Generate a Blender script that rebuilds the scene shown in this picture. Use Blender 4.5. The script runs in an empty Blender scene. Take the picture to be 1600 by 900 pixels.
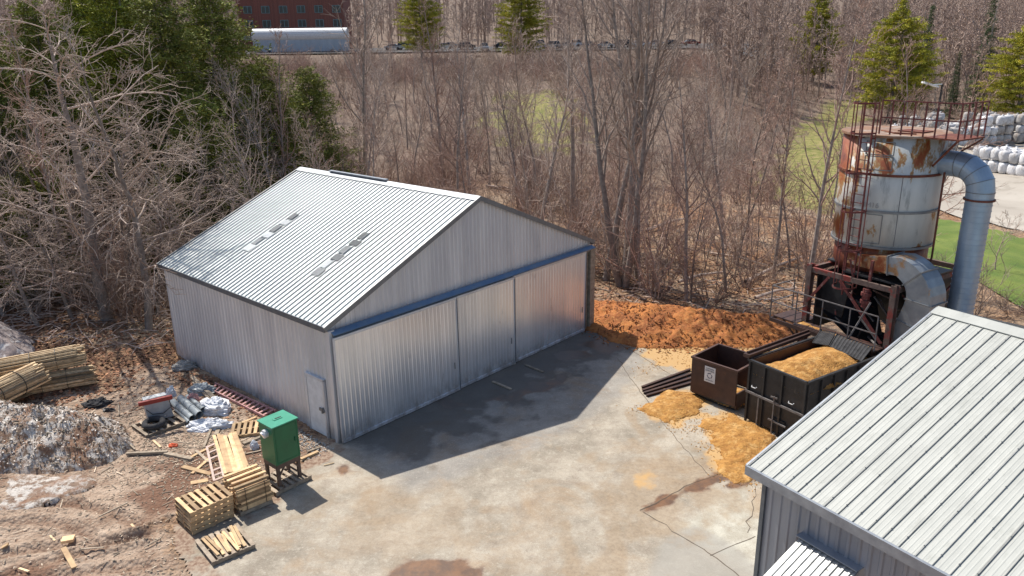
import bpy, math, random
import numpy as np
from mathutils import Vector, Matrix, noise as mnoise
R = math.radians
sc = bpy.context.scene
C = sc.collection
# ------------------------------------------------------------------ camera
CAMZ = 12.7
cam_d = bpy.data.cameras.new('camera'); cam_d.sensor_width = 36; cam_d.lens = 27.0
cam_d.clip_start = 0.1; cam_d.clip_end = 3000
cam = bpy.data.objects.new('camera', cam_d); C.objects.link(cam)
cr = Vector((0.99989992, -0.0043094, -0.01347478)); cu = Vector((0.0141471, 0.30458293, 0.95238075)); cf = Vector((0, 0.95247607, -0.30461342))
mw = Matrix.Identity(4)
for i in range(3):
    mw[i][0] = cr[i]; mw[i][1] = cu[i]; mw[i][2] = -cf[i]
mw[2][3] = CAMZ
cam.matrix_world = mw
sc.camera = cam
# ------------------------------------------------------------------ world, sun, exposure
TOSUN = Vector((-0.454, 0.5315, 1.0)).normalized()
w = bpy.data.worlds.new('World'); sc.world = w; w.use_nodes = True
nt = w.node_tree; bg = nt.nodes['Background']
sky = nt.nodes.new('ShaderNodeTexSky'); sky.sky_type = 'NISHITA'; sky.sun_disc = False
sky.sun_elevation = R(55); sky.sun_rotation = math.atan2(TOSUN.x, TOSUN.y)
sky.air_density = 1.0; sky.dust_density = 1.5; sky.ozone_density = 1.0
nt.links.new(sky.outputs[0], bg.inputs[0]); bg.inputs[1].default_value = 0.125
sun_d = bpy.data.lights.new('sun', 'SUN'); sun_d.energy = 5.0; sun_d.angle = R(0.53); sun_d.color = (1.0, 0.94, 0.85)
sun = bpy.data.objects.new('sun', sun_d); C.objects.link(sun)
sun.rotation_euler = TOSUN.to_track_quat('Z', 'Y').to_euler()
sc.view_settings.view_transform = 'Standard'; sc.view_settings.look = 'None'
sc.view_settings.exposure = 0.21; sc.view_settings.gamma = 1.0
sc.cycles.max_bounces = 6; sc.cycles.diffuse_bounces = 3; sc.cycles.glossy_bounces = 3

# ------------------------------------------------------------------ layout helpers
def ray(px, py):
    d = cf + cr * ((px - 800) / 1200) - cu * ((py - 450) / 1200)
    return d
def G(px, py, z=0.0):
    d = ray(px, py); t = (z - CAMZ) / d.z
    return Vector((0, 0, CAMZ)) + d * t
def on_plane(px, py, P, N):
    d = ray(px, py); O = Vector((0, 0, CAMZ)); t = (Vector(P) - O).dot(N) / d.dot(N)
    return O + d * t

# ------------------------------------------------------------------ value noise (vectorised)
def _h(ix, iy, s):
    n = (ix.astype(np.int64) * 374761393 + iy.astype(np.int64) * 668265263 + s * 1442695041) & 0x7fffffff
    n = (n ^ (n >> 13)) * 1274126177 & 0x7fffffff
    return ((n ^ (n >> 16)) & 0xffffff) / float(0xffffff)
def vn(x, y, s=0):
    ix = np.floor(x); iy = np.floor(y); fx = x - ix; fy = y - iy
    fx = fx * fx * (3 - 2 * fx); fy = fy * fy * (3 - 2 * fy)
    a = _h(ix, iy, s); b = _h(ix + 1, iy, s); c = _h(ix, iy + 1, s); d = _h(ix + 1, iy + 1, s)
    return (a * (1 - fx) + b * fx) * (1 - fy) + (c * (1 - fx) + d * fx) * fy
def fbm(x, y, s=0, o=4):
    r = 0; a = .5; t = 0
    for i in range(o):
        r = r + a * vn(x * 2 ** i + 17.3 * i, y * 2 ** i + 9.1 * i, s + i); t += a; a *= .5
    return r / t
def sstep(a, b, x):
    t = np.clip((x - a) / (b - a), 0, 1); return t * t * (3 - 2 * t)
def sdf(x, y, poly):
    """signed distance, positive inside"""
    d = np.full(x.shape, 1e9); ins = np.zeros(x.shape, bool); n = len(poly)
    for i in range(n):
        ax, ay = poly[i][0], poly[i][1]; bx, by = poly[(i + 1) % n][0], poly[(i + 1) % n][1]
        ex, ey = bx - ax, by - ay; wx, wy = x - ax, y - ay
        t = np.clip((wx * ex + wy * ey) / (ex * ex + ey * ey + 1e-12), 0, 1)
        d = np.minimum(d, np.hypot(wx - ex * t, wy - ey * t))
        c = ((ay > y) != (by > y)) & (x < (bx - ax) * (y - ay) / ((by - ay) if by != ay else 1e-12) + ax)
        ins ^= c
    return np.where(ins, d, -d)
def PX(*pts, z=0.0): return [tuple(G(a, b, z)[:2]) for a, b in pts]

# ------------------------------------------------------------------ object helpers
def tag(o, label=None, cat=None, group=None, kind=None):
    if label: o['label'] = label
    if cat: o['category'] = cat
    if group: o['group'] = group
    if kind: o['kind'] = kind
    return o
def thing(name, loc, rz, label, cat, group=None, scale=1.0):
    o = bpy.data.objects.new(name, None); C.objects.link(o); o.empty_display_size = .3
    o.location = loc; o.rotation_euler = (0, 0, rz); o.scale = (scale,) * 3
    return tag(o, label, cat, group)
def dup(root, loc, rz=None, label=None, group=None, scale=None):
    r = root.copy(); C.objects.link(r); r.location = loc
    if rz is not None: r.rotation_euler = (0, 0, rz)
    if scale is not None: r.scale = (scale,) * 3 if not hasattr(scale, '__len__') else scale
    if label: r['label'] = label
    if group: r['group'] = group
    for ch in list(root.children):
        c = ch.copy(); C.objects.link(c); c.parent = r
        for g in list(ch.children):
            d = g.copy(); C.objects.link(d); d.parent = c
    return r

class MB:
    def __init__(s): s.v = []; s.f = []; s.t = []
    def face(s, pts, tint=.5):
        i = len(s.v); s.v += [tuple(p) for p in pts]; s.f.append(tuple(range(i, i + len(pts)))); s.t.append(tint)
    def box(s, c, d, M=None, tint=.5):
        i = len(s.v); c = Vector(c)
        for x in (-.5, .5):
            for y in (-.5, .5):
                for z in (-.5, .5):
                    p = Vector((x * d[0], y * d[1], z * d[2]))
                    if M is not None: p = M @ p
                    s.v.append(tuple(c + p))
        for q in ((0, 1, 3, 2), (4, 6, 7, 5), (0, 4, 5, 1), (2, 3, 7, 6), (0, 2, 6, 4), (1, 5, 7, 3)):
            s.f.append(tuple(i + k for k in q)); s.t.append(tint)
    def bar(s, p, q, w, h, tint=.5, up=(0, 0, 1)):
        p = Vector(p); q = Vector(q); d = q - p; L = d.length
        if L < 1e-6: return
        x = d / L; u = Vector(up)
        if abs(x.dot(u)) > .98: u = Vector((0, 1, 0))
        y = u.cross(x).normalized(); z = x.cross(y)
        M = Matrix((x, y, z)).transposed()
        s.box((p + q) / 2, (L, w, h), M, tint)
    def tube(s, pts, rad, n=6, tint=.5, cap=True, phase=0.):
        pts = [Vector(p) for p in pts]
        if not hasattr(rad, '__len__'): rad = [rad] * len(pts)
        i0 = len(s.v); N = len(pts); pu = None
        for k in range(N):
            d = (pts[min(k + 1, N - 1)] - pts[max(k - 1, 0)])
            if d.length < 1e-9: d = Vector((0, 0, 1))
            d.normalize()
            if pu is None:
                a = Vector((0, 0, 1)) if abs(d.z) < .9 else Vector((1, 0, 0))
                pu = a.cross(d).normalized()
            else:
                pu = (pu - d * pu.dot(d))
                if pu.length < 1e-6: pu = Vector((1, 0, 0)).cross(d)
                pu.normalize()
            w_ = d.cross(pu)
            for j in range(n):
                a = 2 * math.pi * j / n + phase
                s.v.append(tuple(pts[k] + (pu * math.cos(a) + w_ * math.sin(a)) * rad[k]))
        for k in range(N - 1):
            for j in range(n):
                a = i0 + k * n + j; b = i0 + k * n + (j + 1) % n
                s.f.append((a, b, b + n, a + n)); s.t.append(tint)
        if cap:
            s.f.append(tuple(i0 + j for j in reversed(range(n)))); s.t.append(tint)
            s.f.append(tuple(i0 + (N - 1) * n + j for j in range(n))); s.t.append(tint)
    def lathe(s, prof, n=32, c=(0, 0), tint=.5, cap=True):
        i0 = len(s.v); N = len(prof)
        for r, z in prof:
            for j in range(n):
                a = 2 * math.pi * j / n; s.v.append((c[0] + r * math.cos(a), c[1] + r * math.sin(a), z))
        for k in range(N - 1):
            for j in range(n):
                a = i0 + k * n + j; b = i0 + k * n + (j + 1) % n
                s.f.append((a, b, b + n, a + n)); s.t.append(tint)
        if cap:
            s.f.append(tuple(i0 + j for j in reversed(range(n)))); s.t.append(tint)
            s.f.append(tuple(i0 + (N - 1) * n + j for j in range(n))); s.t.append(tint)
    def mesh(s, name, smooth=False):
        me = bpy.data.meshes.new(name); me.from_pydata(s.v, [], s.f); 
        at = me.attributes.new('tint', 'FLOAT', 'FACE'); at.data.foreach_set('value', s.t)
        if smooth: me.polygons.foreach_set('use_smooth', [True] * len(me.polygons))
        me.update(); return me
    def build(s, name, mat, parent=None, smooth=False, bevel=0, label=None):
        me = s.mesh(name, smooth); o = bpy.data.objects.new(name, me); C.objects.link(o)
        me.materials.append(mat)
        if parent is not None: o.parent = parent
        if bevel:
            b = o.modifiers.new('bevel', 'BEVEL'); b.width = bevel; b.segments = 2; b.limit_method = 'ANGLE'
        if label: o['label'] = label
        return o

# ------------------------------------------------------------------ materials
def nd(nt, t, **kw):
    n = nt.nodes.new(t)
    for k, v in kw.items():
        if k in n.inputs: n.inputs[k].default_value = v
        else: setattr(n, k, v)
    return n
def newmat(name):
    m = bpy.data.materials.new(name); m.use_nodes = True
    nt = m.node_tree; b = nt.nodes['Principled BSDF']; return m, nt, b
def mixc(nt, f, a, b, mode='MIX'):
    n = nt.nodes.new('ShaderNodeMix'); n.data_type = 'RGBA'; n.blend_type = mode
    for i, v in ((0, f), (6, a), (7, b)):
        if isinstance(v, bpy.types.NodeSocket): nt.links.new(v, n.inputs[i])
        elif i == 0: n.inputs[0].default_value = v
        else: n.inputs[i].default_value = (*v, 1) if len(v) == 3 else v
    return n.outputs[2]
def ramp(nt, f, a, b):
    n = nt.nodes.new('ShaderNodeMapRange'); n.inputs[1].default_value = a; n.inputs[2].default_value = b
    nt.links.new(f, n.inputs[0]); return n.outputs[0]
def coords(nt, stretch=(1, 1, 1), world=False):
    m = nt.nodes.new('ShaderNodeMapping'); m.inputs['Scale'].default_value = stretch
    if world:
        g = nt.nodes.new('ShaderNodeNewGeometry'); nt.links.new(g.outputs['Position'], m.inputs[0])
    else:
        t = nt.nodes.new('ShaderNodeTexCoord'); nt.links.new(t.outputs['Object'], m.inputs[0])
    return m.outputs[0]
def noisef(nt, co, scale, detail=5, rough=.6, dist=0):
    n = nd(nt, 'ShaderNodeTexNoise'); n.inputs['Scale'].default_value = scale; n.inputs['Detail'].default_value = detail
    n.inputs['Roughness'].default_value = rough; n.inputs['Distortion'].default_value = dist
    nt.links.new(co, n.inputs['Vector']); return n.outputs[0]
def mth(nt, op, a, b=0.0, clamp=False):
    n = nt.nodes.new('ShaderNodeMath'); n.operation = op; n.use_clamp = clamp
    for i, v in ((0, a), (1, b)):
        if isinstance(v, bpy.types.NodeSocket): nt.links.new(v, n.inputs[i])
        else: n.inputs[i].default_value = v
    return n.outputs[0]
def attr(nt, name, out='Fac'):
    n = nt.nodes.new('ShaderNodeAttribute'); n.attribute_name = name; return n.outputs[out]
def bump(nt, b, h, strength, dist=.02):
    n = nt.nodes.new('ShaderNodeBump'); n.inputs['Strength'].default_value = strength; n.inputs['Distance'].default_value = dist
    nt.links.new(h, n.inputs['Height']); nt.links.new(n.outputs[0], b.inputs['Normal'])
def tinted(nt, col, amt=1.0, rand=0.0):
    """value shift by per-face tint (0.5 = none) and per-object random"""
    t = attr(nt, 'tint'); k = mth(nt, 'ADD', mth(nt, 'MULTIPLY', t, amt), 1 - .5 * amt)
    if rand:
        oi = nt.nodes.new('ShaderNodeObjectInfo')
        k = mth(nt, 'MULTIPLY', k, mth(nt, 'ADD', mth(nt, 'MULTIPLY', oi.outputs['Random'], rand), 1 - rand / 2))
    v = nt.nodes.new('ShaderNodeVectorMath'); v.operation = 'SCALE'
    nt.links.new(col, v.inputs[0]); nt.links.new(k, v.inputs['Scale']); return v.outputs[0]
def mat(name, c1, c2=None, scale=3, rough=.7, metal=0, bmp=0, bscale=None, stretch=(1, 1, 1), lo=.35, hi=.65, amt=1.0, rand=0, c3=None, s3=1, lo3=.55, hi3=.62, spec=None, detail=6, bdist=.02):
    m, nt, b = newmat(name); co = coords(nt, stretch)
    c2 = c2 or tuple(x * .8 for x in c1)
    f = ramp(nt, noisef(nt, co, scale, detail), lo, hi); col = mixc(nt, f, c1, c2)
    if c3: col = mixc(nt, ramp(nt, noisef(nt, co, s3, 8, .65), lo3, hi3), col, c3)
    nt.links.new(tinted(nt, col, amt, rand), b.inputs['Base Color'])
    b.inputs['Roughness'].default_value = rough; b.inputs['Metallic'].default_value = metal
    if spec is not None: b.inputs['Specular IOR Level'].default_value = spec
    if bmp: bump(nt, b, noisef(nt, co, bscale or scale * 4, 4), bmp, bdist)
    return m

M_ = {}
M_['galv'] = mat('galvanised_sheet', (.72, .74, .77), (.58, .60, .64), 1.3, .42, .40, .25, 2.0, (1, 1, .18), c3=(.36, .37, .39), s3=2.2, lo3=.62, hi3=.8, bdist=.01)
M_['galv_door'] = mat('galvanised_door_sheet', (.88, .90, .93), (.74, .77, .81), 1.1, .30, .60, .35, 1.7, (1, 1, .3), c3=(.36, .36, .37), s3=2.6, lo3=.62, hi3=.8, bdist=.012)
M_['roof'] = mat('roof_sheet', (.54, .58, .57), (.46, .50, .50), 1.5, .5, .2, .1, 6, (1, .25, 1), c3=(.40, .41, .40), s3=3, lo3=.62, hi3=.85)
M_['roof2'] = mat('light_roof_sheet', (.455, .465, .43), (.39, .40, .37), 2.5, .6, .0, .12, 8, (1, .3, 1), c3=(.27, .28, .25), s3=4, lo3=.56, hi3=.85)
M_['trim'] = mat('dark_trim', (.12, .14, .17), (.17, .19, .21), 4, .45, .5)
M_['blue'] = mat('blue_flashing', (.13, .23, .38), (.20, .28, .38), 3, .35, .5)
M_['rib'] = mat('seam_metal', (.25, .26, .27), None, 4, .5, .5)
for k_ in ('galv', 'galv_door'):
    m = M_[k_]; nt = m.node_tree; b = nt.nodes['Principled BSDF']; co = coords(nt); sp = nt.nodes.new('ShaderNodeSeparateXYZ'); nt.links.new(co, sp.inputs[0])
    old = b.inputs['Base Color'].links[0].from_socket
    dm = mth(nt, 'MULTIPLY', ramp(nt, sp.outputs[2], .75, .05), ramp(nt, noisef(nt, coords(nt, (1, 1, .5)), 2.5, 8, .7), .42, .62))
    c_ = mixc(nt, mth(nt, 'MULTIPLY', dm, .65), old, (.22, .17, .13))
    c_ = mixc(nt, mth(nt, 'MULTIPLY', ramp(nt, noisef(nt, coords(nt, (2, 2, .12)), 2.0, 6, .7), .62, .74), .18), c_, (.34, .28, .24))
    nt.links.new(c_, b.inputs['Base Color'])
M_['wall2'] = mat('painted_wall_sheet', (.34, .37, .42), (.26, .29, .34), 1.5, .45, .3, .1, 5, (1, 1, .2))
M_['trim2'] = mat('pale_fascia', (.36, .39, .42), (.25, .27, .30), 3, .5, .3, c3=(.6, .6, .6), s3=3, lo3=.66, hi3=.7)
M_['white'] = mat('white_paint', (.74, .75, .76), (.60, .61, .62), 3, .5, 0, c3=(.4, .36, .3), s3=5, lo3=.66, hi3=.8)
M_['white_film'] = mat('white_plastic_film', (.75, .77, .80), (.55, .57, .62), 5, .35, 0, .6, 9, bdist=.05)
M_['dark'] = mat('dark_void', (.012, .012, .014), None, 3, .8)
M_['wood'] = mat('fresh_lumber', (.62, .44, .24), (.42, .27, .15), 4, .8, 0, .2, 20, (1, 1, 1), amt=1.5, rand=.15)
M_['oldwood'] = mat('weathered_wood', (.40, .33, .25), (.24, .19, .14), 6, .85, 0, .3, 18, amt=1.1, rand=.2)
M_['palewood'] = mat('pale_stakes', (.66, .50, .31), (.46, .33, .19), 7, .8, 0, .2, 14, amt=1.3)
M_['strap'] = mat('strap_band', (.02, .02, .025), None, 4, .5)
M_['green'] = mat('green_enamel', (.006, .155, .062), (.005, .12, .05), 2, .32, 0, .08, 8, c3=(.02, .09, .05), s3=4, lo3=.6, hi3=.8)
M_['rust'] = mat('rusty_steel', (.20, .055, .03), (.10, .035, .025), 5, .75, .2, .4, 14, c3=(.32, .13, .05), s3=3, lo3=.55, hi3=.7, amt=.8)
M_['rustred'] = mat('red_oxide_steel', (.20, .045, .04), (.09, .028, .025), 5, .65, .1, .3, 14, c3=(.26, .17, .15), s3=4, lo3=.58, hi3=.66)
M_['frame'] = mat('old_frame_steel', (.10, .065, .055), (.17, .12, .10), 4, .75, .1, .3, 14, c3=(.22, .045, .035), s3=1.6, lo3=.52, hi3=.58)
M_['brownsteel'] = mat('brown_steel', (.085, .045, .035), (.055, .032, .028), 2.5, .55, .2, .2, 9, c3=(.16, .07, .035), s3=2, lo3=.6, hi3=.8)
M_['blacksteel'] = mat('black_steel', (.022, .023, .026), (.04, .041, .044), 2.5, .5, .3, .35, 7, c3=(.13, .12, .11), s3=3, lo3=.6, hi3=.75)
M_['greysteel'] = mat('worn_grey_steel', (.22, .21, .21), (.12, .11, .11), 4, .6, .3, .2, 9, c3=(.15, .07, .045), s3=4, lo3=.6, hi3=.7)
M_['rubber'] = mat('rubber_mat', (.04, .04, .042), (.07, .07, .073), 5, .95, 0, .2, 10, spec=.15)
M_['duct'] = mat('galvanised_duct', (.36, .45, .55), (.28, .36, .45), 1.6, .4, .45, .12, 4)
M_['sawdust'] = mat('fresh_sawdust', (.50, .255, .065), (.30, .135, .03), 5, .95, 0, 1.0, 16, c3=(.60, .36, .13), s3=3.5, lo3=.5, hi3=.66, bdist=.06)
M_['concrete'] = mat('cast_concrete', (.40, .38, .35), (.28, .27, .25), 4, .9, 0, .3, 16)
M_['pvc'] = mat('grey_pipe', (.34, .38, .40), (.22, .25, .27), 4, .4)
M_['pinkpaint'] = mat('faded_red_paint', (.55, .32, .30), (.42, .20, .19), 5, .7)
M_['rock'] = M_['concrete']
# ================================================================== TERRAIN
BO = Vector((-5.970, 22.903, 0)); BYAW = 0.83693
BE = Vector((math.cos(BYAW), math.sin(BYAW), 0)); BN = Vector((-BE.y, BE.x, 0))
def BW(a, b, z=0): return BO + BE * a + BN * b + Vector((0, 0, z))
BW_, BL_ = 14.42, 11.70

YARD = PX((500, 702), (452, 738), (400, 775), (330, 800), (268, 822), (272, 860), (288, 905), (280, 960), (1200, 1100), (1600, 900), (1420, 640), (1300, 560), (1215, 543), (1100, 538), (1000, 532), (945, 515)) + [tuple(BW(14.5, .4)[:2]), tuple(BW(-.1, .4)[:2])]
RUTS = [PX((-60, 800), (22, 789), (78, 784), (122, 787), (184, 807), (215, 822)), PX((-60, 826), (51, 811), (89, 816), (125, 830), (160, 850)),
        PX((-20, 905), (60, 882), (120, 866), (222, 838), (262, 815)), PX((-30, 872), (40, 858), (100, 850), (170, 848), (240, 836)),
        PX((20, 920), (90, 900), (160, 890), (230, 886))]
def pdist(x, y, line):
    d = np.full(x.shape, 1e9); s = np.zeros(x.shape); acc = 0
    for i in range(len(line) - 1):
        ax, ay = line[i]; bx, by = line[i + 1]; ex, ey = bx - ax, by - ay; L = math.hypot(ex, ey)
        t = np.clip(((x - ax) * ex + (y - ay) * ey) / (L * L), 0, 1); q = np.hypot(x - ax - ex * t, y - ay - ey * t)
        s = np.where(q < d, acc + t * L, s); d = np.minimum(d, q); acc += L
    return d, s
def HT(x, y):
    x = np.asarray(x, float); y = np.asarray(y, float)
    shift = 62 * sstep(.22, .42, x / np.maximum(y, 1.))
    yy = y - shift
    z = np.interp(yy, [0, 60, 110, 160, 205, 262, 450, 800], [0, 0, 2.6, 6.6, 11.0, 11.6, 34, 66])
    a = (x - BO.x) * BE.x + (y - BO.y) * BE.y; b = (x - BO.x) * BN.x + (y - BO.y) * BN.y
    z = z + 1.0 * sstep(8, 19, b) * sstep(5, -5, a)
    wild = sstep(34, 42, y)
    z = z + (fbm(x * .12, y * .12, 3) - .5) * (1.2 * wild) * sstep(200, 150, y)
    z = z + (fbm(x * .9, y * .9, 5) - .5) * .12 + (vn(x * .22, y * .22, 8) - .5) * .10
    return z
def ground_z(x, y):
    x = np.asarray(x, float); y = np.asarray(y, float)
    z = HT(x, y); near = (y < 60) & (y > 5) & (np.abs(x) < 40)
    d = np.full(x.shape, -9.)
    d[near] = sdf(x[near], y[near], YARD)
    # dirt settles to the slab, ground dips below the slab itself
    k = sstep(1.6, 0, -d)
    z = z * (1 - k) + .015 * k
    # around the barn stays level
    a = (x - BO.x) * BE.x + (y - BO.y) * BE.y; b = (x - BO.x) * BN.x + (y - BO.y) * BN.y
    ib = np.maximum(np.maximum(-a, a - BW_), np.maximum(-b, b - BL_))
    z = np.where(ib < -.3, -.1, z)
    z = np.where(d > 0, np.minimum(z, -.05 * sstep(0, .15, d) + .015), z)
    for ln in RUTS:
        q, s = pdist(x, y, ln)
        for off in (0,):
            g = np.exp(-(q / .16) ** 2); e2 = np.exp(-((q - .30) / .10) ** 2)
            z = z - np.where(d < 0, g * (.07 + .035 * np.sin(s * 2 * math.pi / .24)) - e2 * .06, 0)
    return z
def axis(segs):
    out = []
    for a, b, st in segs: out += list(np.arange(a, b, st))
    return np.array(out + [segs[-1][1]])
def grid_obj(name, xs, ys, zf, material, colf, keep=None):
    X, Y = np.meshgrid(xs, ys); Z = zf(X, Y); nx, ny = len(xs), len(ys)
    V = np.stack([X.ravel(), Y.ravel(), Z.ravel()], 1)
    i = np.arange(nx * ny).reshape(ny, nx)
    F = np.stack([i[:-1, :-1].ravel(), i[:-1, 1:].ravel(), i[1:, 1:].ravel(), i[1:, :-1].ravel()], 1)
    if keep is not None:
        K = keep(X, Y).ravel(); F = F[K[F].all(1)]
        used = np.unique(F); mp = -np.ones(nx * ny, int); mp[used] = np.arange(len(used)); V = V[used]; F = mp[F]
    else: used = np.arange(nx * ny)
    me = bpy.data.meshes.new(name); me.vertices.add(len(V)); me.vertices.foreach_set('co', V.ravel())
    me.loops.add(F.size); me.loops.foreach_set('vertex_index', F.ravel())
    me.polygons.add(len(F)); me.polygons.foreach_set('loop_start', np.arange(0, F.size, 4)); me.polygons.foreach_set('use_smooth', np.ones(len(F), bool))
    me.update(calc_edges=True)
    for nm, c in colf(X, Y).items():
        at = me.color_attributes.new(nm, 'FLOAT_COLOR', 'POINT')
        c = [np.broadcast_to(q, X.shape).ravel()[used] for q in c]
        at.data.foreach_set('color', np.stack(c + [np.ones(len(used))], 1).ravel().astype(np.float32))
    me.materials.append(material)
    o = bpy.data.objects.new(name, me); C.objects.link(o); return o

# ground zones: dirt yard, grass, orange-brown litter
DIRT = PX((-250, 560), (0, 590), (60, 640), (180, 610), (230, 560), (300, 600), (420, 650), (500, 700), (420, 800), (260, 830), (290, 960), (-300, 1000))
GRASS1 = PX((1180, 290), (1240, 215), (1300, 165), (1345, 170), (1345, 330), (1310, 340), (1260, 330))
GRASS2 = PX((760, 178), (820, 160), (880, 160), (900, 190), (860, 215), (800, 200), z=3)
LAWN = PX((1348, 300), (1420, 320), (1475, 341), (1602, 374), (1700, 400), (1700, 520), (1560, 470), (1500, 430), (1450, 430), (1345, 380))
LOT = PX((1340, 235), (1470, 198), (1620, 188), (2100, 215), (2100, 420), (1700, 398), (1602, 370), (1475, 338), (1420, 316), (1350, 296))
def gcols(X, Y):
    d = sdf(X, Y, DIRT); n = fbm(X * .8, Y * .8, 11); dirt = sstep(-.8, .8, d + (n - .5) * 3)
    g = np.maximum(sstep(-4, 4, sdf(X, Y, GRASS1) + (n - .5) * 8), sstep(-8, 8, sdf(X, Y, GRASS2) + (n - .5) * 16))
    g = np.maximum(g, sstep(-3, 3, sdf(X, Y, LAWN) + (n - .5) * 6) * .5)
    wet = sstep(.55, .72, fbm(X * .5 + 40, Y * .5, 21)) * dirt; hum = sstep(55, 80, Y - 62 * sstep(.22, .42, X / np.maximum(Y, 1.)) * 0) * (1 - dirt)
    for ln in RUTS: wet = np.maximum(wet, np.exp(-(pdist(X, Y, ln)[0] / .16) ** 2) * .55)
    bank = sstep(30, 60, X * 0 + Y) * sstep(.6, .4, n)
    return {'zone': (dirt, g, np.maximum(wet, hum))}
m, nt, b = newmat('ground'); co = coords(nt, world=True)
zone = attr(nt, 'zone', 'Color'); sp = nt.nodes.new('ShaderNodeSeparateColor'); nt.links.new(zone, sp.inputs[0])
def vor(nt, co, s):
    v = nt.nodes.new('ShaderNodeTexVoronoi'); v.inputs['Scale'].default_value = s; nt.links.new(co, v.inputs['Vector']); return v.outputs['Color'], v.outputs['Distance']
vc, vd = vor(nt, co, 9.0); sv = nt.nodes.new('ShaderNodeSeparateColor'); nt.links.new(vc, sv.inputs[0])
lit = mixc(nt, sv.outputs[0], (.20, .095, .048), (.42, .26, .15))
lit = mixc(nt, ramp(nt, sv.outputs[1], .55, .9), lit, (.09, .045, .03))
lit = mixc(nt, ramp(nt, noisef(nt, co, .25, 6), .4, .65), lit, (.40, .30, .21))
lit = mixc(nt, sp.outputs[2], lit, mixc(nt, noisef(nt, co, .6, 7, .7), (.12, .085, .065), (.27, .205, .16)))
dn = noisef(nt, co, 1.1, 9, .7); dirt = mixc(nt, ramp(nt, dn, .34, .66), (.25, .165, .115), (.54, .42, .32))
dirt = mixc(nt, ramp(nt, noisef(nt, co, 14, 6, .7), .52, .72), dirt, (.50, .42, .33))
dirt = mixc(nt, ramp(nt, noisef(nt, co, 9, 6, .7), .56, .7), dirt, (.13, .06, .035))
dirt = mixc(nt, mth(nt, 'MULTIPLY', sp.outputs[2], .75), dirt, (.16, .075, .045))
gr = mixc(nt, ramp(nt, noisef(nt, co, 1.5, 6), .35, .65), (.13, .16, .035), (.34, .28, .12))
zn = noisef(nt, co, 2.5, 6, .7)
def thr(s): return mth(nt, 'SUBTRACT', mth(nt, 'MULTIPLY', s, 3), mth(nt, 'MULTIPLY', zn, 2), True)
col = mixc(nt, thr(sp.outputs[0]), lit, dirt); col = mixc(nt, thr(sp.outputs[1]), col, gr)
nt.links.new(col, b.inputs['Base Color']); b.inputs['Roughness'].default_value = .95; b.inputs['Specular IOR Level'].default_value = .2
h = mth(nt, 'ADD', noisef(nt, co, 7, 8, .75), mth(nt, 'MULTIPLY', vd, -.8)); bump(nt, b, h, .9, .08)
M_['ground'] = m
xs = axis([(-620, -120, 25), (-120, -40, 5), (-40, -21, .5), (-21, -8, .075), (-8, 14, .35), (14, 45, .8), (45, 120, 4), (120, 620, 25)])
ys = axis([(-30, 14, 2), (14, 23.5, .075), (23.5, 33, .25), (33, 60, .6), (60, 130, 2), (130, 280, 5), (280, 900, 25)])
tag(grid_obj('ground', xs, ys, ground_z, m, gcols), kind='structure')

# ------------------------------------------------------------------ concrete yard
SAW = [PX((930, 510), (1000, 545), (1015, 575), (1075, 580), (1110, 548), (1215, 560), (1240, 540), (1100, 530), (950, 500)),
       PX((1000, 640), (1040, 610), (1100, 615), (1100, 650), (1055, 668)), PX((1090, 668), (1140, 645), (1200, 670), (1215, 720), (1170, 748), (1140, 742), (1105, 700)),
       PX((1000, 745), (1012, 730), (1022, 740), (1012, 755))]
RST = [PX((998, 797), (1080, 757), (1168, 730), (1175, 740), (1140, 752), (1090, 768), (1010, 804)), PX((610, 905), (640, 875), (700, 868), (750, 885), (760, 915)),
       PX((792, 618), (830, 600), (880, 590), (884, 598), (855, 612), (800, 626)), PX((748, 626), (786, 618), (786, 628), (752, 632)),
       PX((694, 628), (735, 628), (738, 638), (706, 638)), PX((865, 548), (925, 545), (925, 556), (880, 568), (872, 560)), PX((515, 728), (548, 724), (555, 738), (530, 748)),
       PX((870, 585), (884, 586), (880, 602), (868, 600)), PX((1120, 760), (1180, 742), (1180, 752), (1140, 764)), PX((905, 540), (950, 520), (1000, 535), (950, 552))]
SHADE_SLAB = PX((545, 700), (640, 770), (700, 752), (870, 690), (960, 620), (1010, 560), (930, 515))  # greyer concrete over the barn's shadow area; shade painted into the colour
PALE = PX((1160, 760), (1060, 820), (1190, 905), (1250, 905))
TRK = [PX((962, 600), (985, 650), (1012, 690), (1060, 715), (1140, 735)), PX((990, 690), (1030, 740), (1100, 765)), PX((880, 700), (930, 760), (960, 830), (970, 910)), PX((820, 740), (870, 800), (900, 905)), PX((560, 820), (700, 800), (900, 790), (1010, 790))]
FILM1 = PX((940, 720), (1010, 690), (1150, 740), (1130, 790), (1020, 830), (930, 900), (900, 860)); FILM2 = PX((540, 740), (700, 780), (760, 860), (640, 900), (500, 860)); DSLAB = PX((1010, 905), (1030, 850), (1085, 822), (1130, 845), (1215, 905))
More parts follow.
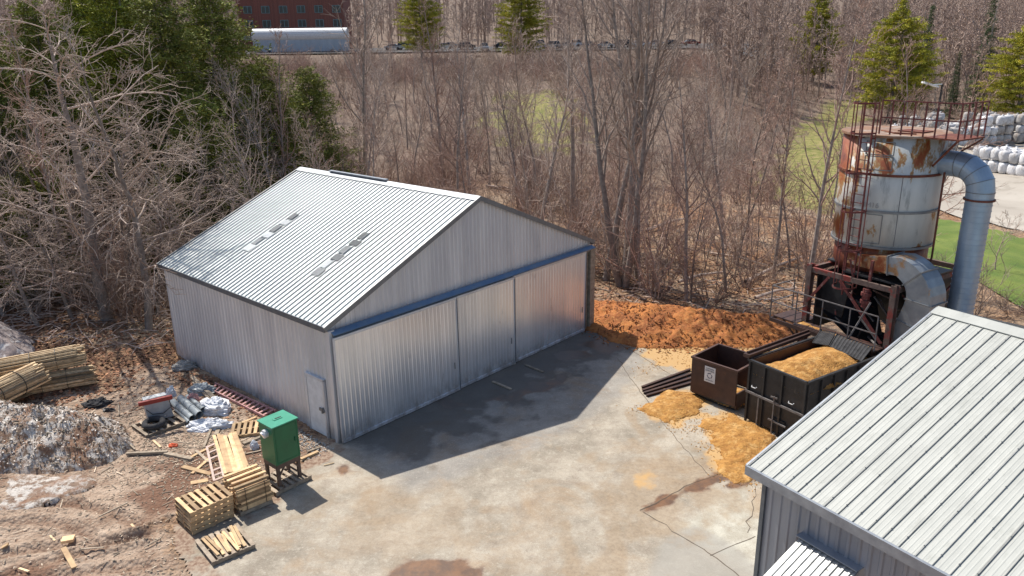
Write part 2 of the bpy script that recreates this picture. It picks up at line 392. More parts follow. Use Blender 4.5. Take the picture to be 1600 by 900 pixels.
def ccols(X, Y):
    n = fbm(X * 1.6, Y * 1.6, 31, 5); n2 = fbm(X * .45, Y * .45, 41, 4)
    saw = 0; rst = 0
    for p_ in SAW: saw = np.maximum(saw, sstep(-.5, .5, sdf(X, Y, p_) + (n - .5) * 1.6))
    for p_ in RST: rst = np.maximum(rst, sstep(-.25, .25, sdf(X, Y, p_) + (n - .5) * .9))
    shade_slab = sstep(-.4, .4, sdf(X, Y, SHADE_SLAB) + (n - .5) * 1.0); pale = sstep(-.2, .2, sdf(X, Y, PALE) + (n - .5) * .6)
    d = sdf(X, Y, YARD); dirt = sstep(1.1, -.1, d + (n - .5) * 1.8)
    a = (X - BO.x) * BE.x + (Y - BO.y) * BE.y; b = (X - BO.x) * BN.x + (Y - BO.y) * BN.y
    dirt = dirt * sstep(16, 11, a) * (1 - sstep(-.8, .2, b) * sstep(.5, 2, a))
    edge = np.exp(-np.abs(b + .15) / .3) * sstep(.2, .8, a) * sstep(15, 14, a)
    door_shade = sstep(-4.2, -.8, b + (n - .5) * 5 + (n2 - .5) * 3) * sstep(-.5, 1.5, a) * sstep(17.5, 14.5, a + (n2 - .5) * 3) * 1.0  # barn shadow in front of the doors, painted into the concrete colour
    trk = 0
    for ln in TRK: trk = np.maximum(trk, sstep(.32, .1, pdist(X, Y, ln)[0] + (n - .5) * .35) * .42 * sstep(.38, .62, n2))
    film = sstep(-1.2, 1.0, sdf(X, Y, FILM1) + (n - .5) * 5) * .75
    film = np.maximum(film, sstep(-1.5, 1.0, sdf(X, Y, FILM2) + (n - .5) * 6) * .55); film = np.maximum(film, trk * 2.0)
    dslab = sstep(-.15, .15, sdf(X, Y, DSLAB) + (n - .5) * .4)
    return {'stain_shade': (rst, saw, shade_slab), 'dirt_shade': (dirt, np.maximum(edge * sstep(.4, .6, n), door_shade), pale), 'film': (film, dslab, 0 * X)}
m, nt, b = newmat('concrete_yard'); co = coords(nt, world=True)
s1 = nt.nodes.new('ShaderNodeSeparateColor'); nt.links.new(attr(nt, 'stain_shade', 'Color'), s1.inputs[0])
s2 = nt.nodes.new('ShaderNodeSeparateColor'); nt.links.new(attr(nt, 'dirt_shade', 'Color'), s2.inputs[0])
base = mixc(nt, ramp(nt, noisef(nt, co, .55, 9, .62), .36, .62), (.25, .215, .165), (.44, .385, .305))
base = mixc(nt, mth(nt, 'MULTIPLY', ramp(nt, noisef(nt, co, 3.2, 14, .78), .50, .64), .6), base, (.50, .455, .37))
base = mixc(nt, mth(nt, 'MULTIPLY', ramp(nt, noisef(nt, co, 4.5, 14, .8, .5), .52, .66), .45), base, (.17, .14, .11))
s3 = nt.nodes.new('ShaderNodeSeparateColor'); nt.links.new(attr(nt, 'film', 'Color'), s3.inputs[0])
base = mixc(nt, mth(nt, 'MULTIPLY', s1.outputs[2], .8), base, mixc(nt, ramp(nt, noisef(nt, co, .9, 8), .35, .7), (.20, .19, .175), (.36, .335, .30)))  # painted barn shade greys the concrete in front of the doors
base = mixc(nt, s2.outputs[2], base, mixc(nt, ramp(nt, noisef(nt, co, 1.5, 8), .4, .6), (.52, .50, .42), (.40, .37, .30)))
base = mixc(nt, mth(nt, 'MULTIPLY', ramp(nt, noisef(nt, co, .42, 8, .66, .6), .52, .68), .6), base, (.34, .22, .115))
base = mixc(nt, mth(nt, 'MULTIPLY', ramp(nt, noisef(nt, co, 1.3, 9, .75, .4), .52, .70), .6), base, (.20, .15, .11))
base = mixc(nt, mth(nt, 'MULTIPLY', ramp(nt, noisef(nt, co, 38, 4, .8), .48, .7), .5), base, (.12, .10, .08))
base = mixc(nt, mth(nt, 'MULTIPLY', ramp(nt, noisef(nt, co, 16, 6, .8), .54, .68), .45), base, (.58, .54, .46))
base = mixc(nt, mth(nt, 'MULTIPLY', s3.outputs[1], .7), base, mixc(nt, noisef(nt, co, 2, 9, .7), (.26, .25, .22), (.36, .34, .30)))
fl_ = ramp(nt, mth(nt, 'ADD', s3.outputs[0], noisef(nt, co, 3.5, 12, .78, .6)), .75, 1.25)
base = mixc(nt, mth(nt, 'MULTIPLY', fl_, .55), base, mixc(nt, ramp(nt, noisef(nt, co, 7, 8, .8), .45, .6), (.34, .25, .155), (.23, .155, .09)))
wet = ramp(nt, mth(nt, 'ADD', s1.outputs[0], mth(nt, 'MULTIPLY', noisef(nt, co, 5, 12, .78), .9)), .72, 1.15)
base = mixc(nt, mth(nt, 'MULTIPLY', wet, .85), base, mixc(nt, ramp(nt, noisef(nt, co, 2.5, 8, .7), .4, .6), (.19, .085, .032), (.09, .042, .022)))
sw = ramp(nt, mth(nt, 'ADD', s1.outputs[1], mth(nt, 'MULTIPLY', noisef(nt, co, 6, 12, .8), 1.1)), .85, 1.35)
base = mixc(nt, mth(nt, 'MULTIPLY', sw, .9), base, mixc(nt, noisef(nt, co, 12, 5), (.55, .33, .11), (.45, .29, .14)))
dk = ramp(nt, mth(nt, 'ADD', s2.outputs[0], mth(nt, 'MULTIPLY', noisef(nt, co, 4, 7, .7), .9)), .8, 1.1)
base = mixc(nt, mth(nt, 'MULTIPLY', dk, .9), base, mixc(nt, ramp(nt, noisef(nt, co, 9, 6), .4, .6), (.33, .24, .17), (.17, .09, .055)))
edge_shade = ramp(nt, mth(nt, 'ADD', s2.outputs[1], noisef(nt, co, 2.2, 12, .75)), .75, 1.2)
base = mixc(nt, mth(nt, 'MULTIPLY', edge_shade, .72), base, (.10, .088, .075))  # door-foot line and painted shade darken the concrete
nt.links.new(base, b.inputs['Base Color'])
rg = mth(nt, 'SUBTRACT', .85, mth(nt, 'MULTIPLY', wet, .5)); nt.links.new(rg, b.inputs['Roughness'])
bump(nt, b, noisef(nt, co, 18, 8, .75), .35, .02); M_['yard'] = m
cs = axis([(-10.5, 14.5, .09)]); ct = axis([(11, 33, .09)])
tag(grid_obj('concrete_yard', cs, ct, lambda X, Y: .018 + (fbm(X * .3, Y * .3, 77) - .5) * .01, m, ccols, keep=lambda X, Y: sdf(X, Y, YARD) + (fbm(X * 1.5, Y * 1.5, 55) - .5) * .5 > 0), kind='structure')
mb = MB()
random.seed(5)
for ln in (((1000, 797), (1090, 752), (1168, 722)), ((1005, 800), (1060, 835), (1120, 872), (1160, 905)), ((1110, 868), (1150, 850), (1180, 838)), ((1180, 760), (1176, 800), (1168, 832)), ((965, 560), (1020, 640), (1085, 720), (1110, 745)), ((930, 515), (1010, 562), (1082, 604))):
    pts = [G(a, c_, .024) for a, c_ in ln]
    for i in range(len(pts) - 1):
        n_ = max(2, int((pts[i + 1] - pts[i]).length / .25)); pr = pts[i]
        for k in range(1, n_ + 1):
            q = pts[i].lerp(pts[i + 1], k / n_) + Vector((random.gauss(0, .03), random.gauss(0, .03), 0)) * (k < n_)
            mb.bar(pr, q, random.uniform(.012, .03), .004, .5); pr = q
tag(mb.build('pavement_cracks', mat('crack_fill', (.15, .12, .09), None, 5, .9)), kind='structure')

# ------------------------------------------------------------------ lawn and far paved lot, parking area
m, nt, b = newmat('lawn_grass'); co = coords(nt, world=True)
lc = mixc(nt, ramp(nt, noisef(nt, co, .35, 7), .35, .65), (.09, .16, .02), (.20, .25, .045)); lc = mixc(nt, ramp(nt, noisef(nt, co, 5, 7, .8), .5, .8), lc, (.10, .11, .03))
nt.links.new(lc, b.inputs['Base Color']); b.inputs['Roughness'].default_value = .9; bump(nt, b, noisef(nt, co, 14, 5, .8), .9, .08)
def sheet(name, poly, dz, mt, st=.6, nz=.6):
    P_ = np.array(poly); x0, y0 = P_.min(0); x1, y1 = P_.max(0)
    return tag(grid_obj(name, np.arange(x0 - 1, x1 + 1, st), np.arange(y0 - 1, y1 + 1, st), lambda X, Y: np.maximum(HT(X, Y) * 1.0, HT(X, Y)) + dz, mt, lambda X, Y: {},
               keep=lambda X, Y: sdf(X, Y, poly) + (fbm(X * .7, Y * .7, 66) - .5) * nz > 0), kind='structure')
sheet('lawn', LAWN, .07, m, .4, 1.5)
m, nt, b = newmat('paved_lot'); co = coords(nt, world=True)
lc = mixc(nt, ramp(nt, noisef(nt, co, .09, 8), .35, .65), (.34, .30, .25), (.46, .42, .36)); lc = mixc(nt, mth(nt, 'MULTIPLY', ramp(nt, noisef(nt, co, .25, 8, .7, 1), .55, .62), .5), lc, (.24, .21, .17))
nt.links.new(lc, b.inputs['Base Color']); b.inputs['Roughness'].default_value = .9
sheet('paved_lot', LOT, .10, m, 1.0, 1)
park = [(-75, 196), (75, 196), (90, 236), (-80, 236)]
m = mat('parking_asphalt', (.11, .11, .115), (.16, .155, .15), .3, .9)
tag(grid_obj('parking_lot', np.arange(-70, 75, 3.), np.arange(199, 236, 2.), lambda X, Y: HT(X, Y) + .35, m, lambda X, Y: {}), kind='structure')

# ================================================================== METAL BARN
def corr(mb, P0, u, L, v, Hf, nrm, pitch, dep, w0=.55, tint=.5, jit=0):
    """ribbed sheet: profile runs along u for L; each line rises along v to Hf(s)"""
    P0, u, v, nrm = Vector(P0), Vector(u), Vector(v), Vector(nrm); n = int(L / pitch) + 1
    ss = []
    for i in range(n):
        s = i * pitch
        for f_, d in ((0, 0), (w0, 0), (w0 + .1, 1), (.9, 1), (1 - 1e-3, 0)):
            if s + f_ * pitch <= L: ss.append((s + f_ * pitch, d))
    ss.append((L, 0)); pr = None; i0 = len(mb.v)
    for s, d in ss:
        z0, z1 = Hf(s)
        mb.v.append(tuple(P0 + u * s + v * z0 + nrm * d * dep)); mb.v.append(tuple(P0 + u * s + v * z1 + nrm * d * dep))
    for k in range(len(ss) - 1):
        a = i0 + 2 * k; mb.f.append((a, a + 2, a + 3, a + 1)); mb.t.append(tint + (random.uniform(-jit, jit) if jit else 0))
barn = thing('metal_barn', BO, BYAW, 'large galvanised metal barn with gable roof and three sliding doors beside the concrete yard', 'barn')
H0, HR = 4.128, 7.22; W2 = BW_ / 2; sl = (HR - H0) / W2; ang = math.atan(sl)
i = .14
def gz(a): return H0 + (HR - H0) * (1 - abs(a - W2) / W2) - .07
mb = MB(); corr(mb, (i, BL_ - .1, -.3), (0, -1, 0), BL_ - .2, (0, 0, 1), lambda s: (0, gz(i) + .3), (-1, 0, 0), .24, .022, jit=.03); mb.build('side_wall', M_['galv'], barn)
mb = MB(); corr(mb, (BW_ - i, .1, -.3), (0, 1, 0), BL_ - .2, (0, 0, 1), lambda s: (0, gz(i) + .3), (1, 0, 0), .24, .022); mb.build('side_wall', M_['galv'], barn)
mb = MB(); corr(mb, (BW_ - i, BL_ - .1, -.3), (-1, 0, 0), BW_ - 2 * i, (0, 0, 1), lambda s: (0, gz(i + s) + .3), (0, 1, 0), .24, .022); mb.build('back_wall', M_['galv'], barn)
mb = MB(); corr(mb, (i, .1, 0), (1, 0, 0), BW_ - 2 * i, (0, 0, 1), lambda s: (3.80, gz(i + s)), (0, -1, 0), .20, .022, jit=.05); mb.build('front_gable', M_['galv'], barn)
# dark lining behind the doors, so gaps read as the inside
mb = MB(); mb.box((BW_ / 2, .22, 2.0), (BW_ - 2 * i - .1, .04, 4.0)); mb.build('door_recess', M_['dark'], barn)
roof = None
for sgn in (0, 1):
    mb = MB(); Ls = math.hypot(W2, HR - H0)
    if sgn == 0:
        v_ = Vector((W2, 0, HR - H0)).normalized(); P0 = Vector((0, BL_, H0)); u_ = Vector((0, -1, 0)); nr = Vector((-math.sin(ang), 0, math.cos(ang)))
    else:
        v_ = Vector((-W2, 0, HR - H0)).normalized(); P0 = Vector((BW_, 0, H0)); u_ = Vector((0, 1, 0)); nr = Vector((math.sin(ang), 0, math.cos(ang)))
    corr(mb, P0, u_, BL_, v_, lambda s: (0, Ls), nr, .245, .032, .70, jit=.02)
    # underside
    a_ = P0 - nr * .05; mb.face([a_, a_ + v_ * Ls, a_ + v_ * Ls + u_ * BL_, a_ + u_ * BL_])
    rf = mb.build('roof', M_['roof'], barn)
    # dark side of every rib
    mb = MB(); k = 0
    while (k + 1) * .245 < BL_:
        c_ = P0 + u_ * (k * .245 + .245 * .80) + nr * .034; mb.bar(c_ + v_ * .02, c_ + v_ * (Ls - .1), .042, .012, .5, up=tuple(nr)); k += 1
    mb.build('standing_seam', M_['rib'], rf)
    if sgn == 0:
        for bo, s0, tn in ((7.9, 2.25, (1.0, .5, .95, .35, .85, .3, .2)), (3.05, 2.1, (.45, .9, .30, .40, .22, .25, .1))):
            for q in range(6):
                mb = MB(); c_ = P0 + u_ * (BL_ - bo + (.05, -.04, .08, -.02, .06, 0)[q]) + v_ * (s0 + q * .46) + nr * .04
                MM = Matrix((v_, u_, nr)).transposed(); mb.box(c_, ((.40, .44, .34, .42, .30, .40)[q], (.45, .30, .48, .36, .50, .34)[q], .02), MM, tn[q]); 
                mb.build('skylight_panel', mat('fibreglass_panel', (.33, .35, .35), (.27, .28, .29), 9, .9, 0, amt=1.8, spec=.05) if 'sky' not in M_ else M_['sky'], rf)
                M_['sky'] = bpy.data.materials['fibreglass_panel']
# ridge cap, trims
mb = MB()
for s_ in (-1, 1):
    MM = Matrix.Rotation(s_ * ang, 3, 'Y'); mb.box((W2 + s_ * .13, BL_ / 2, HR + .045 - .13 * sl), (.30, BL_ + .04, .02), MM)
mb.box((W2 - .02, BL_ * .63, HR + .10), (.16, BL_ * .34, .05)); mb.build('ridge_cap', M_['trim2'], barn)
mb = MB()
mb.box((-.015, BL_ / 2, H0 - .07), (.05, BL_, .18)); mb.build('eave_trim', M_['trim'], barn)
mb = MB(); mb.box((BW_ + .015, BL_ / 2, H0 - .07), (.05, BL_, .18)); mb.build('eave_trim', M_['trim'], barn)
for b_ in (-.03, BL_ + .03):
    mb = MB(); mb.bar((-.04, b_, H0 - .05), (W2, b_, HR - .03), .05, .17); mb.bar((W2, b_, HR - .03), (BW_ + .04, b_, H0 - .05), .05, .17); mb.build('gable_trim', M_['rib'], barn)
mb = MB(); mb.box((BW_ / 2, -.14, 3.92), (BW_ - .3, .24, .04), Matrix.Rotation(.45, 3, 'X')); mb.build('header_flashing', M_['blue'], barn)
mb = MB(); mb.box((BW_ / 2, -.09, 3.80), (BW_ - .35, .10, .10)); mb.build('door_track', M_['rib'], barn)
for a0, a1, b_, tl, mg in ((.14, 5.58, -.24, -.012, 3.74), (5.50, 8.85, -.17, .004, 3.74), (8.78, 13.72, -.10, .012, 3.76)):
    mb = MB(); corr(mb, (a0, b_, .06), (1, 0, 0), a1 - a0, (0, 0, 1), lambda s: (0, mg - .06), (0, -1, 0), .18, .014, .6, jit=.06)
    mb.face([(a0, b_ + .05, .06), (a0, b_ + .05, mg), (a1, b_ + .05, mg), (a1, b_ + .05, .06)])
    dr = mb.build('sliding_door', M_['galv_door'], barn); dr.rotation_euler = (tl * .6, 0, 0)
    mb = MB()
    for x in (a0, a1): mb.box((x, b_ + .01, mg / 2 + .03), (.045, .06, mg - .02))
    mb.box(((a0 + a1) / 2, b_ + .01, .09), (a1 - a0, .085, .10)); mb.box(((a0 + a1) / 2, b_ + .01, mg), (a1 - a0, .085, .09))
    mb.build('door_frame', M_['galv'], dr)
    mb = MB(); mb.box((a1 + .012, b_ - .012, mg / 2 + .03), (.03, .05, mg - .02)); mb.build('edge_strip', M_['trim'], dr)
    mb = MB(); x = a1 - .25; mb.bar((x, b_ - .05, 1.0), (x, b_ - .05, 1.25), .02, .03); mb.build('handle', M_['rib'], dr)
mb = MB(); mb.box((.16, -.02, 2.0), (.22, .16, 4.0)); mb.build('corner_post', M_['galv'], barn)
mb = MB(); mb.box((BW_ - .22, -.06, 1.95), (.34, .22, 3.9)); mb.box((BW_ - .5, .0, 1.9), (.08, .1, 3.8)); mb.build('corner_post', M_['oldwood'], barn)
mb = MB(); mb.box((i - .055, 1.0, 1.05), (.06, .92, 2.02)); dr = mb.build('side_door', M_['white'], barn)
mb = MB(); mb.box((i - .06, 1.50, 1.07), (.09, .07, 2.14)); mb.box((i - .06, .50, 1.07), (.09, .07, 2.14)); mb.box((i - .06, 1.0, 2.12), (.09, 1.07, .07)); mb.build('door_frame', M_['galv'], barn)
mb = MB(); mb.box((i - .11, .66, 1.02), (.05, .30, .10)); mb.box((i - .13, .60, 1.02), (.08, .05, .20)); mb.build('handle', M_['rib'], dr)

# ================================================================== GREY ROOF BUILDING (right)
E2 = Vector((5.235, 15.15, 0)); Y2 = R(33 - 90); h2, hr2, t2, L2 = 3.6, 5.9, 7.14, 16.0
b2 = thing('metal_workshop', E2, Y2, 'grey walled workshop with long pale ribbed metal roof in the right foreground', 'workshop')
sl2 = math.atan2(hr2 - h2, t2); Ls2 = math.hypot(t2, hr2 - h2)
def w2z(y): return h2 + (hr2 - h2) * (1 - abs(y - t2) / t2) - .09
for sgn in (0, 1):
    mb = MB()
    if sgn == 0: v_ = Vector((0, math.cos(sl2), math.sin(sl2))); P0 = Vector((0, 0, h2)); u_ = Vector((1, 0, 0)); nr = Vector((0, -math.sin(sl2), math.cos(sl2)))
    else: v_ = Vector((0, -math.cos(sl2), math.sin(sl2))); P0 = Vector((L2, 2 * t2, h2)); u_ = Vector((-1, 0, 0)); nr = Vector((0, math.sin(sl2), math.cos(sl2)))
    # broad pans with two low swages between seams
    n_ = int(L2 / .32); i0 = 0
    corr(mb, P0, u_, L2, v_, lambda s: (0, Ls2), nr, .10, .0035, .62, jit=.03)
    a_ = P0 - nr * .06; mb.face([a_, a_ + v_ * Ls2, a_ + v_ * Ls2 + u_ * L2, a_ + u_ * L2])
    rf = mb.build('roof', M_['roof2'], b2)
    mb = MB(); mh = MB()
    for k in range(n_ + 1):
        c_ = P0 + u_ * (k * .32 + .02) + nr * .012; wd = .012 if k % 3 else .024
        mb.bar(c_, c_ + v_ * (Ls2 - .16), wd, .028, random.uniform(.2, .8), up=tuple(nr))
        q = .3
        while q < Ls2 - .2:
            mh.box(c_ + v_ * q + nr * .02, (.016, .022, .012), None, .5); q += 1.1 + random.uniform(-.02, .02)
    mb.build('standing_seam', mat('seam_grey', (.23, .235, .22), (.31, .315, .30), 6, .6, .0) if sgn == 0 else M_['rib'], rf)
    o_ = mh.build('screw_heads', M_['rib'], rf); o_['kind'] = 'stuff'
mb = MB()
for s_ in (-1, 1): mb.box((L2 / 2, t2 + s_ * .17, hr2 + .03 - .17 * math.tan(sl2)), (L2 + .05, .36, .02), Matrix.Rotation(-s_ * sl2, 3, 'X'))
mb.build('ridge_cap', M_['roof2'], b2)
mb = MB(); mb.box((L2 / 2, -.03, h2 - .10), (L2 + .06, .07, .22)); mb.box((L2 / 2, .10, h2 - .21), (L2 - .02, .26, .03)); mb.build('eave_fascia', M_['trim2'], b2)
mb = MB(); mb.bar((-.03, 0, h2 - .06), (-.03, t2, hr2 - .06), .05, .16); mb.bar((-.03, t2, hr2 - .06), (-.03, 2 * t2, h2 - .06), .05, .16); mb.build('gable_trim', M_['trim2'], b2)
mb = MB(); corr(mb, (.3, .28, -.3), (1, 0, 0), L2 - .6, (0, 0, 1), lambda s: (0, h2 + .15), (0, -1, 0), .24, .03, jit=.05); mb.build('front_wall', M_['wall2'], b2)
mb = MB(); corr(mb, (.3, 2 * t2 - .28, -.3), (0, -1, 0), 2 * t2 - .56, (0, 0, 1), lambda s: (0, w2z(2 * t2 - .28 - s) + .3), (-1, 0, 0), .24, .03, jit=.05); mb.build('gable_wall', M_['wall2'], b2)
mb = MB(); mb.box((.30, .27, h2 / 2 - .1), (.10, .10, h2 - .1)); mb.build('corner_trim', M_['trim'], b2)
# awning over a door, pitched out of the wall
MB2 = b2.matrix_basis.inverted(); wp = b2.matrix_basis @ Vector((0, .24, 0)); wn = b2.matrix_basis.to_3x3() @ Vector((0, 1, 0))
bpy.context.view_layer.update(); MW = Matrix.Translation(E2) @ Matrix.Rotation(Y2, 4, 'Z'); MI = MW.inverted(); wp = MW @ Vector((0, .24, 0)); wn = MW.to_3x3() @ Vector((0, 1, 0))
pa = MI @ on_plane(1254, 838, wp, wn); pb = MI @ on_plane(1345, 886, wp, wn)
za = (pa.z + pb.z) / 2; xa, xb = pa.x, pb.x
an = R(24); ld = 1.5; dv = Vector((0, -math.cos(an), -math.sin(an))); nr = Vector((0, -math.sin(an), math.cos(an)))
mb = MB(); corr(mb, Vector((xa, .22, za)), (1, 0, 0), xb - xa, dv, lambda s: (0, ld), nr, .145, .03, .5, jit=.1); mb.face([Vector((xa, .22, za - .03)) , Vector((xa, .22, za - .03)) + dv * ld, Vector((xb, .22, za - .03)) + dv * ld, Vector((xb, .22, za - .03))])
aw = mb.build('awning', mat('awning_sheet', (.42, .43, .43), (.28, .29, .29), 3, .42, .4, c3=(.05, .05, .05), s3=5, lo3=.62, hi3=.68), b2)
mb = MB(); mb.bar((xa - .04, .16, za + .035), (xb + .04, .16, za + .035), .22, .02); mb.build('flashing', M_['wall2'], aw)
mb = MB()
for x in (xa + .1, xb - .1): mb.bar((x, .24, za - 1.1), Vector((x, .22, za - .05)) + dv * (ld - .2), .05, .05)
mb.build('bracket', M_['greysteel'], aw)
# ================================================================== DUST SILO, TOWER, DUCTS
FO = Vector((8.08, 24.13, 0)); FY = R(-57)          # local x = right along the container front, y = away
silo = thing('dust_silo', FO, FY, 'rust streaked white cylindrical silo on a steel tower behind the black sawdust container', 'silo')
SX, SY, SR = .10, 6.7, 1.70
m, nt, b = newmat('rusty_painted_tank'); co = coords(nt); sp = nt.nodes.new('ShaderNodeSeparateXYZ'); nt.links.new(co, sp.inputs[0])
cs_ = coords(nt, (1, 1, .22))
pn = mixc(nt, ramp(nt, noisef(nt, cs_, 1.2, 7), .35, .65), (.64, .65, .63), (.48, .50, .49))
pn = mixc(nt, ramp(nt, noisef(nt, cs_, 3.0, 7, .7), .56, .72), pn, (.22, .24, .24))
lf = ramp(nt, sp.outputs[0], .10, -.45)          # left side is paler and more rusted
up_ = ramp(nt, sp.outputs[2], 8.1, 8.3); lo_ = ramp(nt, sp.outputs[2], 5.7, 5.5)
pn = mixc(nt, mth(nt, 'MULTIPLY', lf, .8), pn, (.66, .63, .57))
rm = mth(nt, 'ADD', noisef(nt, coords(nt, (1, 1, .5)), 1.7, 9, .68), mth(nt, 'ADD', mth(nt, 'MULTIPLY', lf, .15), mth(nt, 'ADD', mth(nt, 'MULTIPLY', up_, .085), mth(nt, 'MULTIPLY', lo_, .25))))
pn = mixc(nt, ramp(nt, rm, .60, .64), pn, (.36, .22, .09))
pn = mixc(nt, ramp(nt, rm, .64, .70), pn, (.28, .075, .025))
pn = mixc(nt, ramp(nt, rm, .74, .86), pn, (.13, .035, .02))
nt.links.new(pn, b.inputs['Base Color']); b.inputs['Roughness'].default_value = .5; bump(nt, b, noisef(nt, co, 9, 6), .25, .02); M_['tank'] = m
mb = MB(); mb.lathe([(SR, 5.60), (SR, 9.48)], 56, (SX, SY)); mb.build('tank_shell', m, silo, True)
mb = MB(); mb.lathe([(1.35, 4.4), (1.58, 4.75), (1.60, 5.62)], 48, (SX, SY)); mb.build('tank_base', m, silo, True)
mt = mat('rusty_lid', (.30, .16, .09), (.22, .13, .09), 1.6, .7, .1, .3, 8, c3=(.42, .36, .30), s3=1.3, lo3=.5, hi3=.62)
mb = MB(); mb.lathe([(SR + .09, 9.44), (SR + .09, 9.52)], 56, (SX, SY)); mb.build('lid', mt, silo)
mb = MB(); mb.tube([(SX - .3, SY - .4, 9.53), (SX + .5, SY - .9, 9.55), (SX + 1.1, SY - .6, 9.54)], .03, 6); mb.box((SX + .6, SY + .2, 9.54), (.9, .7, .05)); mb.build('hatch', M_['rust'], silo)
for z in (8.18, 6.90, 5.62):
    mb = MB(); mb.lathe([(SR - .01, z - .05), (SR + .055, z - .05), (SR + .055, z + .03), (SR - .01, z + .03)], 56, (SX, SY), cap=False); mb.build('hoop', M_['rib'] if z < 8 else M_['rust'], silo)
def on_tank(ang, r=SR): return Vector((SX + r * math.sin(ang), SY - r * math.cos(ang), 0))
def curved_panel(mb, a0, a1, z0, z1, r, th=.02, n=8, tint=.5):
    for k in range(n):
        p, q = on_tank(a0 + (a1 - a0) * k / n, r), on_tank(a0 + (a1 - a0) * (k + 1) / n, r)
        mb.face([(p.x, p.y, z0), (q.x, q.y, z0), (q.x, q.y, z1), (p.x, p.y, z1)], tint)
def frame_lines(mb, a0, a1, z0, z1, w=.03):
    for z in (z0, z1):
        pts = [on_tank(a0 + (a1 - a0) * k / 8, SR + .02) + Vector((0, 0, z)) for k in range(9)]
        for k in range(8): mb.bar(pts[k], pts[k + 1], .02, w)
    for a in (a0, a1):
        p = on_tank(a, SR + .02); mb.bar(p + Vector((0, 0, z0)), p + Vector((0, 0, z1)), w, .02)
mb = MB(); frame_lines(mb, .02, .55, 8.34, 8.80); frame_lines(mb, .02, .55, 8.86, 9.30); mb.build('access_panel', M_['rib'], silo)
mb = MB(); frame_lines(mb, -.05, .50, 5.75, 6.78, .018); mb.build('patch_panel', M_['rib'], silo)
mb = MB(); a_ = .78; mb.bar(on_tank(a_) + Vector((0, 0, 5.7)), on_tank(a_) + Vector((0, 0, 8.15)), .02, .02); mb.build('weld_seam', M_['rib'], silo)
# number on the shell
def text_mesh(s, size, ext=.004):
    cv = bpy.data.curves.new('text', 'FONT'); cv.body = s; cv.size = size; cv.extrude = ext; cv.align_x = 'CENTER'; cv.align_y = 'CENTER'
    o = bpy.data.objects.new('text', cv); C.objects.link(o); bpy.context.view_layer.update()
    me = bpy.data.meshes.new_from_object(o.evaluated_get(bpy.context.evaluated_depsgraph_get())); bpy.data.objects.remove(o); return me
me = text_mesh('MM16', .26); o = bpy.data.objects.new('number', me); C.objects.link(o); o.parent = silo
p = on_tank(.22, SR + .012); o.location = (p.x, p.y, 7.10); o.rotation_euler = (R(90), 0, .22); me.materials.append(M_['white'])
# ladder with safety cage
mb = MB(); LX0, LX1, LY = -.02, .36, 5.02
for x in (LX0, LX1): mb.bar((x, LY - .18, 3.7), (x, LY - .18, 10.6), .05, .05)
z = 3.85
while z < 10.4: mb.tube([(LX0, LY - .18, z), (LX1, LY - .18, z)], .016, 5); z += .30
for z in (5.45, 6.9, 8.3, 9.4): mb.bar((LX0, LY - .18, z), (LX0, LY + .5, z), .04, .04); mb.bar((LX1, LY - .18, z), (LX1, LY + .2, z), .04, .04)
lad = mb.build('ladder', M_['rustred'], silo)
mb = MB(); cx = (LX0 + LX1) / 2
hoop = [(cx + .40 * math.cos(t) - .04, LY - .22 - .60 * math.sin(t)) for t in [math.pi * k / 8 for k in range(9)]]
for z in (4.1, 5.5, 6.9, 8.25, 9.6, 10.6):
    for k in range(8): mb.bar((*hoop[k], z), (*hoop[k + 1], z), .012, .06)
for k in (0, 3, 5, 8): mb.bar((*hoop[k], 4.1), (*hoop[k], 10.6), .04, .012)
mb.build('safety_cage', M_['rustred'], lad)
# top rail
mb = MB()
def railrun(mb, pts, z0, hs, sp_, w=.04, posts=True):
    for i in range(len(pts) - 1):
        a, b_ = Vector((*pts[i], z0)), Vector((*pts[i + 1], z0)); L = (b_ - a).length; n = max(1, round(L / sp_))
        for h_ in hs: mb.bar(a + Vector((0, 0, h_)), b_ + Vector((0, 0, h_)), w, w)
        for k in range(n + (i == len(pts) - 2)):
            q = a.lerp(b_, k / n); mb.bar(q, q + Vector((0, 0, hs[-1])), w, w)
railrun(mb, [(.36, 5.25), (2.85, 5.6), (2.85, 7.2)], 9.54, (.56, 1.12), .36)
gr_ = mb.build('guard_rail', M_['rustred'], silo)
mb = MB(); mb.box((2.3, 6.45, 9.50), (1.15, 1.6, .05)); mb.bar((2.85, 5.65, 9.5), (1.8, 6.3, 8.5), .05, .05); mb.bar((2.85, 7.2, 9.45), (1.8, 7.0, 8.6), .05, .05); mb.build('side_platform', M_['rust'], silo)
mb = MB(); mb.tube([(2.08, 6.6, 8.3), (2.10, 6.6, 5.3), (2.1, 6.4, 4.5)], .035, 6); mb.build('drain_pipe', M_['rust'], silo)
# tower
tw = MB(); TX0, TX1, TY0, TY1 = -1.22, 2.12, 4.55, 9.1
for x, y in ((TX0, TY0), (TX1, TY0), (TX0, TY1), (TX1, TY1)):
    for s_ in (-1, 1): tw.box((x, y + s_ * .10, 2.3), (.20, .025, 4.7))
    tw.box((x, y, 2.3), (.03, .18, 4.7))
for z in (4.45, 2.25):
    for y in (TY0, TY1): tw.bar((TX0, y, z), (TX1, y, z), .12, .18)
    for x in (TX0, TX1): tw.bar((x, TY0, z), (x, TY1, z), .12, .18)
tw.build('support_frame', M_['frame'], silo)
tw = MB()
tw.bar((-.35, 4.42, 4.35), (TX0 + .05, 4.42, 3.2), .07, .09); tw.bar((.1, 4.42, 4.35), (1.95, 4.42, 2.5), .07, .09); tw.bar((TX1, 4.6, 2.4), (TX1, 9.0, 4.3), .06, .06); tw.bar((TX0, 9.0, 2.4), (TX0, 4.6, 4.3), .06, .06)
